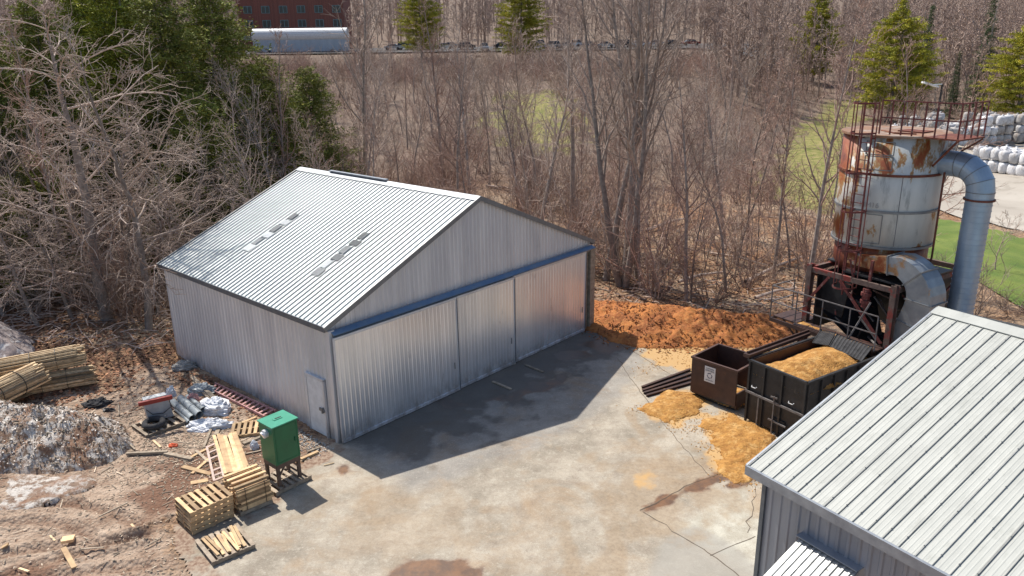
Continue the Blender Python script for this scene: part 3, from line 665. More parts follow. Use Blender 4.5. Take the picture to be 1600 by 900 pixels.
tw.bar((.35, 4.5, 5.2), (.55, 4.6, 4.3), .06, .06); tw.bar((1.15, 4.6, 5.3), (1.1, 4.6, 3.3), .09, .09)
for q in range(5): tw.lathe([(.13 + .05 * (q % 2), 3.6 + q * .14), (.13 + .05 * (q % 2), 3.72 + q * .14)], 10, (1.1, 4.55))
tw.build('brace', M_['rustred'], silo)
mb = MB(); mb.box((TX0 + .16, 6.8, 3.2), (.05, 4.0, 2.2)); mb.box((.45, 8.7, 3.0), (3.1, .05, 2.6)); mb.box((TX1 - .16, 7.2, 3.2), (.05, 3.2, 2.2))
mb.face([(-1.0, 5.0, 2.9), (-1.0, 8.6, 2.9), (.2, 7.6, 1.4), (.2, 6.0, 1.4)]); mb.face([(1.9, 5.0, 2.9), (.8, 6.0, 1.4), (.8, 7.6, 1.4), (1.9, 8.6, 2.9)])
mb.box((.5, 6.8, 1.3), (1.6, 2.2, .5)); mb.box((-.55, 5.1, 3.5), (1.15, .05, 1.4), Matrix.Rotation(.15, 3, 'Y')); mb.build('hopper', M_['blacksteel'], silo)
mb = MB(); mb.box((1.05, 6.4, 4.60), (2.3, 3.2, .06)); mb.box((-.9, 7.2, 4.60), (.9, 3.0, .05)); mb.build('top_deck', M_['blacksteel'], silo)
random.seed(9)
for q in range(26):
    mb = MB()
    a = Vector((random.uniform(-.9, 1.9), random.uniform(5, 8.2), random.uniform(1.5, 4.2))); d = Vector((random.uniform(-1, 1), random.uniform(-.6, .6), random.uniform(-.8, .8)))
    if q > 21: a = Vector((random.uniform(1.9, 2.3), random.uniform(4.4, 5), random.uniform(.4, 2.6)))
    mb.bar(a, a + d, .05, .05, random.random()); mb.build('inner_strut', M_['frame' if q % 2 else 'greysteel'], silo)
# walkway
mb = MB(); mb.box((.40, 4.18, 2.36), (3.35, .62, .05)); mb.box((-1.75, 4.65, 2.36), (1.15, 1.15, .05)); mb.bar((-2.33, 3.86, 2.28), (2.05, 3.86, 2.28), .05, .15); mb.bar((-2.33, 3.86, 2.28), (-2.33, 5.2, 2.28), .05, .12)
wk = mb.build('walkway', M_['brownsteel'], silo)
mb = MB(); railrun(mb, [(-2.33, 5.2), (-2.33, 3.88), (-1.2, 3.88), (1.0, 3.88), (2.05, 3.88)], 2.38, (.62, 1.26), 1.1, .035)
mb.bar((-1.2, 3.88, 3.0), (-1.2, 4.5, 3.0), .03, .03); mb.bar((.98, 3.92, 2.4), (1.45, 4.3, 3.9), .05, .05); mb.build('hand_rail', M_['greysteel'], wk)
mb = MB(); mb.bar((-1.25, 4.0, 2.3), (-1.1, 4.4, .9), .07, .07); mb.bar((-1.1, 4.4, .0), (-1.1, 4.4, 2.3), .12, .12); mb.bar((-2.2, 4.4, 2.3), (-1.2, 4.5, 1.3), .05, .05); mb.bar((2.0, 4.0, 0), (2.0, 4.0, 2.3), .1, .1); mb.build('post', M_['brownsteel'], wk)
mb = MB()
tm = [((-.09, 3.95, 2.50), (.12, 3.2, 2.22), (.78, 3.15, 2.34), (.48, 3.95, 2.56)), ((.56, 3.95, 2.54), (.84, 3.15, 2.34), (2.1, 3.15, 2.20), (1.95, 3.95, 2.50))]
for a, b_, c_, d_ in tm:
    a, b_, c_, d_ = map(Vector, (a, b_, c_, d_)); n_ = 22
    for k in range(n_):
        t0, t1 = k / n_, (k + 1) / n_; up_v = Vector((0, 0, .010 * (k % 2)))
        mb.face([a.lerp(d_, t0) + up_v, b_.lerp(c_, t0) + up_v, b_.lerp(c_, t1) + up_v, a.lerp(d_, t1) + up_v], .3 + .4 * (k % 2))
    mb.tube([a, b_, c_, d_], .025, 5)
mb.build('rubber_chute', M_['rubber'], silo)
# lower rectangular duct: wraps the foot of the tank, then turns down
def rect_sweep(mb, path, w, hgt, y, ys=None, tint=.5):
    """path in the x/z plane; hgt = width inside that plane, w = depth along y"""
    i0 = len(mb.v); N = len(path)
    for k in range(N):
        a = Vector((path[max(k - 1, 0)][0], 0, path[max(k - 1, 0)][1])); c_ = Vector((path[min(k + 1, N - 1)][0], 0, path[min(k + 1, N - 1)][1])); d = (c_ - a).normalized()
        nn = Vector((d.z, 0, -d.x)); P = Vector((path[k][0], y + (ys[k] if ys else 0), path[k][1])); hh = hgt[k] if hasattr(hgt, '__len__') else hgt
        for sa, sb in ((-1, -1), (1, -1), (1, 1), (-1, 1)): mb.v.append(tuple(P + nn * (hh / 2 * sa) + Vector((0, w / 2 * sb, 0))))
    for k in range(N - 1):
        for j in range(4):
            a = i0 + 4 * k + j; b_ = i0 + 4 * k + (j + 1) % 4; mb.f.append((a, b_, b_ + 4, a + 4)); mb.t.append(tint)
pth = [(-.2, 5.05), (.8, 5.12), (1.6, 5.2)]; hg = [.42, .46, .60]; ysh = [.35, .1, 0]
for k in range(1, 9):
    t = k / 8 * math.pi / 2; pth.append((1.75 + 1.08 * math.sin(t), 4.18 + 1.08 * math.cos(t))); hg.append(.62 + .25 * k / 8); ysh.append(0)
for x, z in ((2.78, 3.9), (2.62, 3.3), (2.50, 2.8), (2.45, 1.2)): pth.append((x, z)); hg.append(.86); ysh.append(0)
mb = MB(); rect_sweep(mb, pth, .95, hg, 5.25, ysh)
dm = newmat('worn_duct'); m, nt, b = dm; co = coords(nt); sp = nt.nodes.new('ShaderNodeSeparateXYZ'); nt.links.new(co, sp.inputs[0])
pn = mixc(nt, ramp(nt, noisef(nt, co, 2, 7), .35, .65), (.34, .37, .40), (.24, .27, .30))
rm = mth(nt, 'ADD', noisef(nt, co, 2.2, 9, .68), mth(nt, 'MULTIPLY', ramp(nt, sp.outputs[0], 2.5, 1.2), .22))
pn = mixc(nt, ramp(nt, rm, .58, .66), pn, (.38, .23, .12)); pn = mixc(nt, ramp(nt, rm, .67, .76), pn, (.24, .07, .03))
nt.links.new(pn, b.inputs['Base Color']); b.inputs['Roughness'].default_value = .42; b.inputs['Metallic'].default_value = .45
mb.build('lower_duct', m, silo)
for k in (2, 6, 10, 12):
    mb = MB()
    x, z = pth[k]; d = (Vector((pth[k + 1][0], 0, pth[k + 1][1])) - Vector((pth[k - 1][0], 0, pth[k - 1][1]))).normalized(); nn = Vector((d.z, 0, -d.x)); P = Vector((x, 5.25, z))
    c4 = [P + nn * (hg[k] / 2 + .03) * sa + Vector((0, .505 * sb, 0)) for sa, sb in ((-1, -1), (1, -1), (1, 1), (-1, 1))]
    for j in range(4): mb.bar(c4[j], c4[(j + 1) % 4], .04, .04)
    mb.build('duct_flange', M_['rib'], silo)
# round duct: out of the tank top, elbow, straight down
mb = MB(); EX, EZ, ER = 2.33, 7.74, .82; rr = .43; py_ = 7.0
el = [(1.55, EZ + ER)] + [(EX + ER * math.sin(t), EZ + ER * math.cos(t)) for t in [R(a) for a in (0, 22.5, 45, 67.5, 90)]] + [(EX + ER, 7.48)]
mb.tube([(x, py_, z) for x, z in el], rr, 28, cap=False); e_ = mb.build('elbow', M_['duct'], silo)
mb = MB(); mb.tube([(x, py_, z) for x, z in [(EX + ER, 7.50), (EX + ER, 0.3)]], rr - .02, 28, cap=False); sd = mb.build('down_duct', M_['duct'], silo, True)
mb = MB(); z = 7.3
while z > .5: mb.lathe([(rr - .03, z), (rr - .008, z), (rr - .008, z + .025), (rr - .03, z + .025)], 28, (EX + ER, py_), cap=False); z -= .19
mb.build('spiral_seam', M_['duct'], sd)
mb = MB(); mb.lathe([(rr - .01, 7.46), (rr + .05, 7.46), (rr + .05, 7.52), (rr - .01, 7.52)], 28, (EX + ER, py_), cap=False); mb.build('flange', M_['rust'], sd)
mb = MB()
for a in (0.01, 22.5, 45, 67.5, 90):
    t = R(a); c_ = Vector((EX + ER * math.sin(t), py_, EZ + ER * math.cos(t))); tt = Vector((math.cos(t), 0, -math.sin(t))); mb.tube([c_ - tt * .012, c_ + tt * .012], rr + .012, 28, cap=False)
mb.build('elbow_seam', M_['rib'], e_)

# ------------------------------------------------------------------ heaps
def mound(name, poly, hmax, slope, mt, label, cat, seed=1, rough=.25, st=.12, base=None, group=None, rs=1.6, fine=.05, kind=None, en=.5):
    P_ = np.array(poly); x0, y0 = P_.min(0) - .3; x1, y1 = P_.max(0) + .3; cx_, cy_ = P_.mean(0)
    def hf(X, Y):
        d = sdf(X, Y, poly) + (fbm(X * 1.2, Y * 1.2, seed, 5) - .5) * en
        hm = hmax * (1 - rough + rough * 2 * fbm(X * rs * .35, Y * rs * .35, seed + 7, 3))
        h = hm * (1 - np.exp(-np.maximum(d, 0) * slope / hm))
        h = h + (fbm(X * rs * 2, Y * rs * 2, seed + 3, 5) - .5) * fine * 4 * np.clip(d * 2, 0, 1)
        return d, h
    def zf(X, Y):
        d, h = hf(X, Y); g = ground_z(X, Y) if base is None else base + 0 * X
        return np.where(d > 0, np.maximum(g, .02 if base is None else -9) + h, g - .08)
    def kp(X, Y): return hf(X, Y)[0] > -.12
    xs_ = np.arange(x0, x1, st); ys_ = np.arange(y0, y1, st)
    o = grid_obj(name, xs_, ys_, zf, mt, lambda X, Y: {}, keep=kp); tag(o, label, cat, group, kind)
    at = o.data.attributes.new('tint', 'FLOAT', 'FACE'); at.data.foreach_set('value', [.5] * len(o.data.polygons)); return o
MULCH = PX((905, 512), (960, 535), (1010, 546), (1100, 546), (1180, 545), (1225, 540), (1262, 520), (1240, 500), (1150, 494), (1060, 484), (915, 472))
m, nt, b = newmat('bark_mulch'); co = coords(nt, world=True)
a1 = mixc(nt, ramp(nt, noisef(nt, co, .9, 7, .65), .38, .62), (.60, .225, .06), (.36, .12, .04))
a1 = mixc(nt, ramp(nt, noisef(nt, co, 7, 6, .75), .5, .72), a1, (.62, .32, .11)); a1 = mixc(nt, ramp(nt, noisef(nt, co, 4, 7, .75), .57, .70), a1, (.12, .045, .025))
nt.links.new(a1, b.inputs['Base Color']); b.inputs['Roughness'].default_value = .95; bump(nt, b, noisef(nt, co, 6, 9, .75), 1.0, .15); M_['mulch'] = m
mound('mulch_pile', MULCH, 2.0, .50, m, 'long heap of orange brown bark mulch at the edge of the woods beyond the barn', 'mulch pile', 4, .5, .09, fine=.10)
mound('sawdust_pile', SAW[1], .16, .35, M_['sawdust'], 'small flat heap of golden sawdust in front of the brown bin', 'sawdust pile', 2, .4, .07, fine=.03, rs=3, en=1.2)
mound('sawdust_pile', SAW[2], .22, .3, M_['sawdust'], 'wide golden sawdust spill at the foot of the black container', 'sawdust pile', 5, .5, .07, fine=.035, rs=3, en=1.5)
def FP(*pts): # container frame to world
    c_, s_ = math.cos(FY), math.sin(FY); return [(FO.x + c_ * x - s_ * y, FO.y + s_ * x + c_ * y) for x, y in pts]
# ------------------------------------------------------------------ black container
bc = thing('black_container', FO, FY, 'black open top steel container filled with golden sawdust below the silo tower', 'container')
CW, CL, CH = 2.28, 4.1, 2.30
mb = MB(); mb.box((CW / 2, .03, CH / 2 + .06), (CW, .06, CH - .12)); mb.build('front_wall', M_['blacksteel'], bc)
mb = MB(); mb.box((.03, CL / 2, CH / 2 + .06), (.06, CL - .14, CH - .12)); mb.build('side_wall', M_['brownsteel'], bc)
mb = MB(); mb.box((CW - .03, CL / 2, CH / 2 + .06), (.06, CL - .14, CH - .12)); mb.build('side_wall', M_['blacksteel'], bc)
mb = MB(); mb.box((CW / 2, CL, CH / 2 + .06), (CW, .06, CH - .12)); mb.build('back_wall', M_['blacksteel'], bc)
mb = MB()
mb.bar((-.04, -.02, CH), (CW + .04, -.02, CH), .09, .07, .7); mb.bar((CW + .02, -.06, CH), (CW + .02, CL, CH), .09, .07, .7); mb.bar((-.02, -.06, CH), (-.02, CL, CH), .09, .07)
mb.build('top_rim', M_['blacksteel'], bc)
mb = MB()
for x in (.04, .66, 1.38, CW - .02): mb.box((x, -.035, CH / 2), (.07, .07, CH - .08))
for k in range(7): mb.box((CW + .035, .05 + k * .66, CH / 2), (.07, .07, CH - .08))
mb.build('rib', M_['blacksteel'], bc)
mb = MB(); mb.bar((-.02, -.08, 1.17), (CW + .03, -.08, 1.17), .05, .07); mb.bar((1.18, -.10, 0.05), (1.18, -.10, 1.42), .035, .035); mb.bar((1.04, -.10, 1.36), (1.30, -.10, 1.38), .04, .05)
mb.bar((.55, -.085, .15), (.55, -.085, 1.10), .05, .04); mb.bar((1.0, -.085, .52), (1.7, -.085, .50), .04, .05); mb.bar((.30, -.085, .06), (.60, -.085, .08), .04, .06); mb.build('locking_bar', M_['greysteel'], bc)
for x, z in ((.30, 1.42), (1.80, 1.42)):
    mb = MB(); mb.tube([(x - .10, -.04, z + .02), (x - .08, -.09, z - .02), (x + .08, -.09, z - .02), (x + .10, -.04, z + .02)], .014, 6); mb.build('handle', M_['white'], bc)
mb = MB(); mb.box((1.35, -.03, .42), (.55, .04, .42)); mb.build('door_opening', M_['dark'], bc)
o = mound('sawdust_heap', FP((.07, .08), (CW - .08, .08), (CW - .08, CL - .1), (.07, CL - .1)), .50, .8, M_['sawdust'], 'golden sawdust filling the black container to its rim', 'sawdust', 14, .5, .07, base=1.93, fine=.03, rs=2)
mb = MB(); mb.box((CW / 2, CL / 2, 1.9), (CW - .14, CL - .14, .1)); mb.build('floor_panel', M_['brownsteel'], bc)
mound('sawdust_drift', FP((-.95, 5.8), (-.2, 5.7), (-.1, 8.3), (-1.0, 8.4)), .22, .6, M_['sawdust'], 'golden sawdust drift on the deck at the left of the silo foot', 'sawdust', 6, .4, .08, base=4.63, fine=.02)
mound('sawdust_streak', FP((-1.3, 4.0), (1.9, 3.95), (1.9, 4.25), (-1.2, 4.40)), .05, .3, M_['sawdust'], 'thin strip of sawdust lying along the walkway behind the rail', 'sawdust', 8, .4, .06, base=2.385, fine=.01)
# channel beam over the container's left rim
A_ = G(1166, 556, 2.40); B_ = G(1262, 521, 2.30)
mb = MB(); mb.bar(A_, B_, .24, .12); mb.bar(A_ + Vector((.06, .08, .08)), B_ + Vector((.06, .08, .08)), .05, .10)
tag(mb.build('steel_channel', M_['brownsteel']), 'dark steel channel laid across the left rim of the black container', 'steel beam')
# ------------------------------------------------------------------ brown bin
BOb = Vector((6.60, 26.05, .02)); bb = thing('steel_bin', BOb, R(-47), 'brown open top steel bin with a white recycling sign beside the black container', 'bin')
bw_, bd_, bh_ = 1.86, 1.68, 1.6
mb = MB(); mb.box((bw_ / 2, 0, bh_ / 2 + .12), (bw_, .05, bh_ - .24)); mb.build('front_wall', M_['brownsteel'], bb)
mb = MB(); mb.box((0, bd_ / 2, bh_ / 2 + .12), (.05, bd_, bh_ - .24)); mb.box((bw_ / 2, bd_, bh_ / 2 + .12), (bw_, .05, bh_ - .24)); mb.build('back_wall', M_['brownsteel'], bb)
mb = MB(); mb.box((bw_, bd_ / 2, .42), (.05, bd_ - .06, .6)); mb.box((bw_, bd_ - .15, 1.0), (.05, .3, 1.1)); mb.build('side_wall', M_['brownsteel'], bb)
mb = MB(); mb.bar((-.04, -.02, bh_), (bw_ + .04, -.02, bh_), .08, .07, .9); mb.bar((-.04, bd_ + .02, bh_), (bw_ + .04, bd_ + .02, bh_), .08, .07); mb.bar((0, 0, bh_), (0, bd_, bh_), .08, .07, .8); mb.bar((bw_, 0, bh_), (bw_, bd_, bh_), .08, .07, .9); mb.build('rim', M_['brownsteel'], bb)
mb = MB(); mb.box((bw_ / 2, .6, .06), (bw_ - .2, .9, .12)); mb.box((bw_ / 2, bd_ / 2, .2), (bw_ - .04, bd_ - .04, .05)); mb.build('skid', M_['blacksteel'], bb)
mb = MB(); mb.box((.78, -.035, 1.14), (.44, .012, .60)); sg = mb.build('sign', M_['white'], bb)
ink = mat('sign_ink', (.05, .05, .12), None, 3, .6)
for s_, z_, sz in (('CUSTOMER', 1.36, .065), ('DISPOSAL', 1.28, .085), ('RECYCLE ONLY', .92, .045)):
    me = text_mesh(s_, sz, .002); o = bpy.data.objects.new('lettering', me); C.objects.link(o); o.parent = sg; o.location = (.78, -.045, z_); o.rotation_euler = (R(90), 0, 0); me.materials.append(ink)
mb = MB()
for k in range(3):
    a0 = R(90 + 120 * k); c0 = Vector((.78, -.045, 1.10)); rr_ = .10
    p1 = c0 + Vector((math.cos(a0 + .5) * rr_, 0, math.sin(a0 + .5) * rr_)); p0 = c0 + Vector((math.cos(a0 - .5) * rr_, 0, math.sin(a0 - .5) * rr_)); p2 = c0 + Vector((math.cos(a0 + 1.35) * rr_, 0, math.sin(a0 + 1.35) * rr_))
    mb.bar(p0, p1, .005, .028, up=(0, 0, 1)); mb.bar(p1, p1.lerp(p2, .8), .005, .028)
mb.build('symbol', ink, sg)
c_, s_ = math.cos(R(-47)), math.sin(R(-47))
def BP(*pts): return [(BOb.x + c_ * x - s_ * y, BOb.y + s_ * x + c_ * y) for x, y in pts]
mound('sawdust_heap', BP((.9, .1), (bw_ - .06, .1), (bw_ - .06, bd_ - .1), (.9, bd_ - .1)), .35, .6, M_['sawdust'], 'remains of golden sawdust in the bottom of the brown bin', 'sawdust', 3, .4, .08, base=.24, fine=.02)
# beams lying left of the bin
for k, (q0, q1, lb) in enumerate((((1003, 604), (1079, 576), 'rusty steel beam lying on the concrete, farthest of the four left of the brown bin'), ((1004, 609), (1080, 583), 'second rusty steel beam from the woods side, left of the brown bin'), ((1006, 613), (1080, 590), 'third rusty steel beam from the woods side, left of the brown bin'), ((1010, 617), (1080, 597), 'nearest of the four rusty steel beams left of the brown bin'))):
    a, b_ = G(*q0, .10), G(*q1, .10); mb = MB(); mb.bar(a, b_, .10, .02); mb.bar(a - Vector((0, 0, .09)), b_ - Vector((0, 0, .09)), .10, .02); mb.bar(a - Vector((0, 0, .045)), b_ - Vector((0, 0, .045)), .02, .08)
    tag(mb.build('steel_beam', M_['brownsteel']), lb, 'steel beam', 'steel beams lying left of the brown bin')
# ================================================================== YARD OBJECTS
random.seed(21)
def gz1(x, y): return float(ground_z(np.array([x]), np.array([y]))[0])
def at(px, py, dz=0):
    p = G(px, py)
    for _ in range(4): p = G(px, py, max(gz1(p.x, p.y), .018 if sdf(np.array([p.x]), np.array([p.y]), YARD)[0] > 0 else -9) + dz)
    return p
def yaw_of(a, b_): return math.atan2(b_.y - a.y, b_.x - a.x)
def make_pallet(label, loc, rz, mt='oldwood', w_=1.2, d_=1.0, group=None, cat='pallet'):
    t = thing('wooden_pallet', loc, rz, label, cat, group)
    mb = MB(); n = 7
    for k in range(n): mb.box((-w_ / 2 + .05 + k * (w_ - .1) / (n - 1), 0, .135), (.11, d_, .02), Matrix.Rotation(random.uniform(-.02, .02), 3, 'Z'), random.uniform(.2, .8))
    mb.build('top_deck', M_[mt], t)
    mb = MB()
    for k in range(3): mb.box((-w_ / 2 + .06 + k * (w_ - .12) / 2, 0, .01), (.11, d_, .02), None, random.uniform(.2, .7))
    mb.build('bottom_deck', M_[mt], t)
    for k in range(3):
        mb = MB(); mb.box((0, -d_ / 2 + .03 + k * (d_ - .06) / 2, .0725), (w_ - .01, .045, .103), None, random.uniform(.2, .6)); mb.build('stringer', M_[mt], t)
    return t
# --- stack of pallets
n0 = at(303, 838); n1 = at(357, 813); yw = yaw_of(n0, n1); ux = Vector((math.cos(yw), math.sin(yw), 0)); uy = Vector((-ux.y, ux.x, 0))
cst = n0 + ux * .6 + uy * .52
ordn = ['lowest', 'second lowest', 'third from the ground in the', 'fourth from the ground in the', 'topmost']
for k in range(5):
    lb = ['fresh wood pallet at the very bottom of the pallet stack beside the strapped lumber', 'fresh wood pallet second from the bottom of the pallet stack beside the strapped lumber', 'fresh wood pallet in the middle of the pallet stack beside the strapped lumber', 'fresh wood pallet second from the top of the pallet stack beside the strapped lumber', 'fresh wood pallet on top of the pallet stack beside the strapped lumber'][k]
    off = Vector((random.uniform(-.04, .04), random.uniform(-.04, .04), k * .1465))
    make_pallet(lb, cst + off, yw + random.uniform(-.04, .04), 'wood', 1.22, 1.02, 'pallets stacked beside the strapped lumber')
# --- front pallet with loose boards
p0, p1, p3 = at(340, 884), at(396, 860), at(310, 848); yw2 = yaw_of(p0, p1); cpl = (p1 + p3) / 2
make_pallet('weathered pallet strewn with loose boards, nearest the camera', cpl, yw2, 'oldwood', 1.15, 1.25)
ux = Vector((math.cos(yw2), math.sin(yw2), 0)); uy = Vector((-ux.y, ux.x, 0))
bl = ['leftmost', 'second from the left', 'third from the left', 'fourth from the left', 'fifth from the left', 'sixth from the left', 'seventh from the left', 'eighth from the left', 'rightmost']
for k in range(9):
    c_ = cpl + ux * (-.38 + k * .098 + random.uniform(-.02, .02)) + uy * random.uniform(-.12, .1) + Vector((0, 0, .17 + .022 * (k % 2)))
    a = yw2 + math.pi / 2 + random.uniform(-.22, .12); d = Vector((math.cos(a), math.sin(a), 0)) * random.uniform(.40, .55)
    mb = MB(); mb.bar(c_ - d, c_ + d, .075, .03, random.uniform(.3, .9))
    tag(mb.build('loose_board', M_['wood']), 'pale loose board on the nearest pallet, %s of the nine' % bl[k], 'board', 'loose boards on the nearest pallet')
# --- strapped lumber on its pallet
q0, q1 = at(377, 808), at(427, 787); yw3 = yaw_of(q0, q1); ux = Vector((math.cos(yw3), math.sin(yw3), 0)); uy = Vector((-ux.y, ux.x, 0))
Lb = (q1 - q0).length; cb = (q0 + q1) / 2 + uy * .55
make_pallet('weathered pallet carrying the strapped lumber bundle', cb, yw3, 'oldwood', Lb, 1.1)
lu = thing('lumber_bundle', cb + Vector((0, 0, .148)), yw3, 'strapped bundle of fresh cut lumber on a pallet beside the green cabinet', 'lumber')
mb = MB()
for r_ in range(9):
    for k in range(11):
        if r_ == 8 and random.random() < .35: continue
        L_ = Lb * random.uniform(.9, 1.08); mb.box((random.uniform(-.05, .05), -.5 + k * .1, .035 + r_ * .072 + random.uniform(-.004, .004)), (L_, .092, .066), Matrix.Rotation(random.uniform(-.012, .012), 3, 'Z'), random.uniform(.1, 1.0))
for k in range(4): mb.box((random.uniform(-.05, .05), -.4 + k * .26, .72), (Lb * 1.05, .10, .05), Matrix.Rotation(random.uniform(-.03, .03), 3, 'Z'), random.uniform(.2, .9))
mb.build('boards', M_['wood'], lu)
for x in (-.28, .30):
    mb = MB(); z1 = .70
    for a, b_ in (((x, -.565, 0), (x, -.565, z1)), ((x, -.565, z1), (x, .565, z1)), ((x, .565, z1), (x, .565, 0))): mb.bar(a, b_, .025, .006, up=(1, 0, 0))
    mb.build('strap', M_['strap'], lu)
# --- green cabinet on legs on a pallet
zp = .15 + .02
gn, gr2, gl = G(437, 760, zp), G(470, 744, zp), G(421, 747, zp); ywg = yaw_of(gn, gr2); ux = Vector((math.cos(ywg), math.sin(ywg), 0)); uy = Vector((-ux.y, ux.x, 0))
gw = (gr2 - gn).length; gd = min(max((gl - gn).dot(uy), .55), .9)
make_pallet('weathered pallet under the green cabinet', gn + ux * gw / 2 + uy * gd / 2 + Vector((0, 0, -.15)) , ywg, 'oldwood', 1.25, 1.05)
gc = thing('green_cabinet', gn, ywg, 'tall green metal cabinet on rusty legs standing on a pallet by the barn corner', 'cabinet')
def colz(base, py):
    lo, hi = -2., 9.
    for _ in range(40):
        mid = (lo + hi) / 2; v_ = Vector((base.x, base.y, mid)) - Vector((0, 0, CAMZ)); yy_ = 450 - 1200 * v_.dot(cu) / v_.dot(cf)
        if yy_ > py: lo = mid
        else: hi = mid
    return mid
M_['oldrust'] = mat('brown_leg_steel', (.17, .11, .08), (.10, .07, .055), 5, .7)
zl = colz(gn, 727) - gn.z; zt = colz(gn, 668) - gn.z
mb = MB(); mb.box((gw / 2, gd / 2, (zl + zt) / 2), (gw + .10, gd + .10, zt - zl)); cbn = mb.build('cabinet_body', M_['green'], gc, bevel=.012)
mb = MB(); mb.box((gw / 2, gd / 2, zt + .012), (gw + .16, gd + .16, .03)); mb.box((gw / 2, gd / 2, zt + .035), (.28, .10, .02)); lid_ = mb.build('lid', mat('light_green_enamel', (.05, .33, .21), (.035, .26, .16), 2, .35), gc)
mb = MB(); mb.bar((.02, -.057, zl + .06), (.02, -.057, zt - .06), .012, .008); mb.bar((gw - .0, -.057, zl + .06), (gw, -.057, zt - .06), .012, .008); mb.bar((.02, -.057, zl + .06), (gw, -.057, zl + .06), .008, .012); mb.bar((.02, -.057, zt - .06), (gw, -.057, zt - .06), .008, .012); mb.box((gw - .08, -.07, (zl + zt) / 2), (.03, .03, .12)); mb.build('door_seam', M_['green'], cbn)
mb = MB(); mb.box((gw / 2 + .03, gd / 2 + .02, zt + .035), (.20, .05, .03)); mb.build('lid_handle', M_['dark'], lid_)
mb = MB(); mb.tube([(-.05, gd * .45, zt - .26), (-.16, gd * .45, zt - .26)], .13, 14); mb.tube([(-.16, gd * .45, zt - .26), (-.20, gd * .45, zt - .28)], .10, 12); mb.build('vent_fan', M_['galv'], gc)
for x in (0.02, gw - .02):
    for y in (0.02, gd - .02):
        mb = MB(); mb.box((x, y, zl / 2), (.09, .09, zl)); mb.build('leg', M_['oldrust'], gc)
mb = MB()
for y in (-.02, gd + .02): mb.bar((-.03, y, zl - .07), (gw + .03, y, zl - .07), .04, .14)
for x in (-.02, gw + .02): mb.bar((x, 0, zl - .07), (x, gd, zl - .07), .04, .14)
for a, b_ in (((.04, -.02, zl - .35), (.22, -.02, zl - .12)), ((gw - .04, -.02, zl - .35), (gw - .22, -.02, zl - .12))): mb.bar(a, b_, .03, .05)
mb.build('leg_frame', M_['oldrust'], gc)
# --- long slatted rack lying on the debris
a, b_, c_ = at(336, 682, .22), at(352, 738, .22), at(385, 729, .25); yr = yaw_of(b_, c_); W_ = (c_ - b_).length; L_ = (a - b_).length; d_ = (a - b_).normalized(); ux = Vector((math.cos(yr), math.sin(yr), 0))
rk = thing('slatted_rack', b_ - Vector((0, 0, .25)), 0, 'long rack of pale parallel slats lying between the crate frame and the cabinet', 'rack')
def lo(p): return p - rk.location
mb = MB()
for k in range(9):
    o_ = ux * (W_ * 1.05 * k / 8) + Vector((0, 0, random.uniform(-.01, .02))); j = random.uniform(-.12, .12)
    mb.bar(lo(b_ + o_ - d_ * .1), lo(b_ + o_ + d_ * (L_ + j)) + ux * random.uniform(-.04, .04), .10, .03, random.uniform(.45, 1.0))
mb.build('slats', M_['wood'], rk)
mb = MB()
for t in (.08, .36, .65, .95): mb.bar(lo(b_ + d_ * L_ * t) - Vector((0, 0, .045)), lo(b_ + d_ * L_ * t + ux * W_ * 1.05) - Vector((0, 0, .045)), .08, .06, .3); mb.bar(lo(b_ + d_ * L_ * t) - Vector((0, 0, .15)), lo(b_ + d_ * L_ * t + ux * W_ * 1.05) - Vector((0, 0, .15)), .12, .14, .3)
mb.build('cross_beam', M_['oldwood'], rk)
# --- pale crate frame (ladder-like)
a, b_ = at(323, 698, .15), at(335, 752, .15); c_, d2 = at(337, 692, .15), at(350, 746, .15)
cr_ = thing('crate_frame', Vector((b_.x, b_.y, b_.z - .15)), 0, 'open whitish crate frame with cross slats left of the slatted rack', 'crate frame')
lo = lambda p: p - cr_.location
mb = MB(); mb.bar(lo(a), lo(b_), .07, .05, .6); mb.bar(lo(c_), lo(d2), .07, .05, .8); mb.build('side_rail', mat('washed_wood', (.55, .42, .36), (.40, .30, .26), 6, .8), cr_)
for t in (.02, .2, .38, .72, .86, .98): mb = MB(); mb.bar(lo(a.lerp(b_, t)), lo(c_.lerp(d2, t)), .09, .03, random.uniform(.4, .8)); mb.build('cross_slat', bpy.data.materials['washed_wood'], cr_)
# --- pallet behind the cabinet, pallet left with tyre
pp = at(392, 673); make_pallet('pale slatted pallet lying behind the green cabinet', pp, yaw_of(at(373, 684), at(408, 680)), 'wood', 1.25, 1.0)
pt = at(255, 664); make_pallet('grey weathered pallet under the old tyre', pt, yaw_of(at(235, 682), at(288, 664)), 'oldwood', 1.7, 1.2)
mb = MB(); tc = at(241, 665, .16); prof = []
for k in range(13):
    t = math.pi * 2 * k / 12; prof.append((.29 + .10 * math.cos(t), .11 + .10 * math.sin(t)))
mb.lathe(prof, 28, cap=False); o = mb.build('tyre', M_['rubber'], None, True); o.location = tc; o.rotation_euler = (.06, .03, 0); tag(o, 'old black tyre lying flat on the grey pallet', 'tyre')
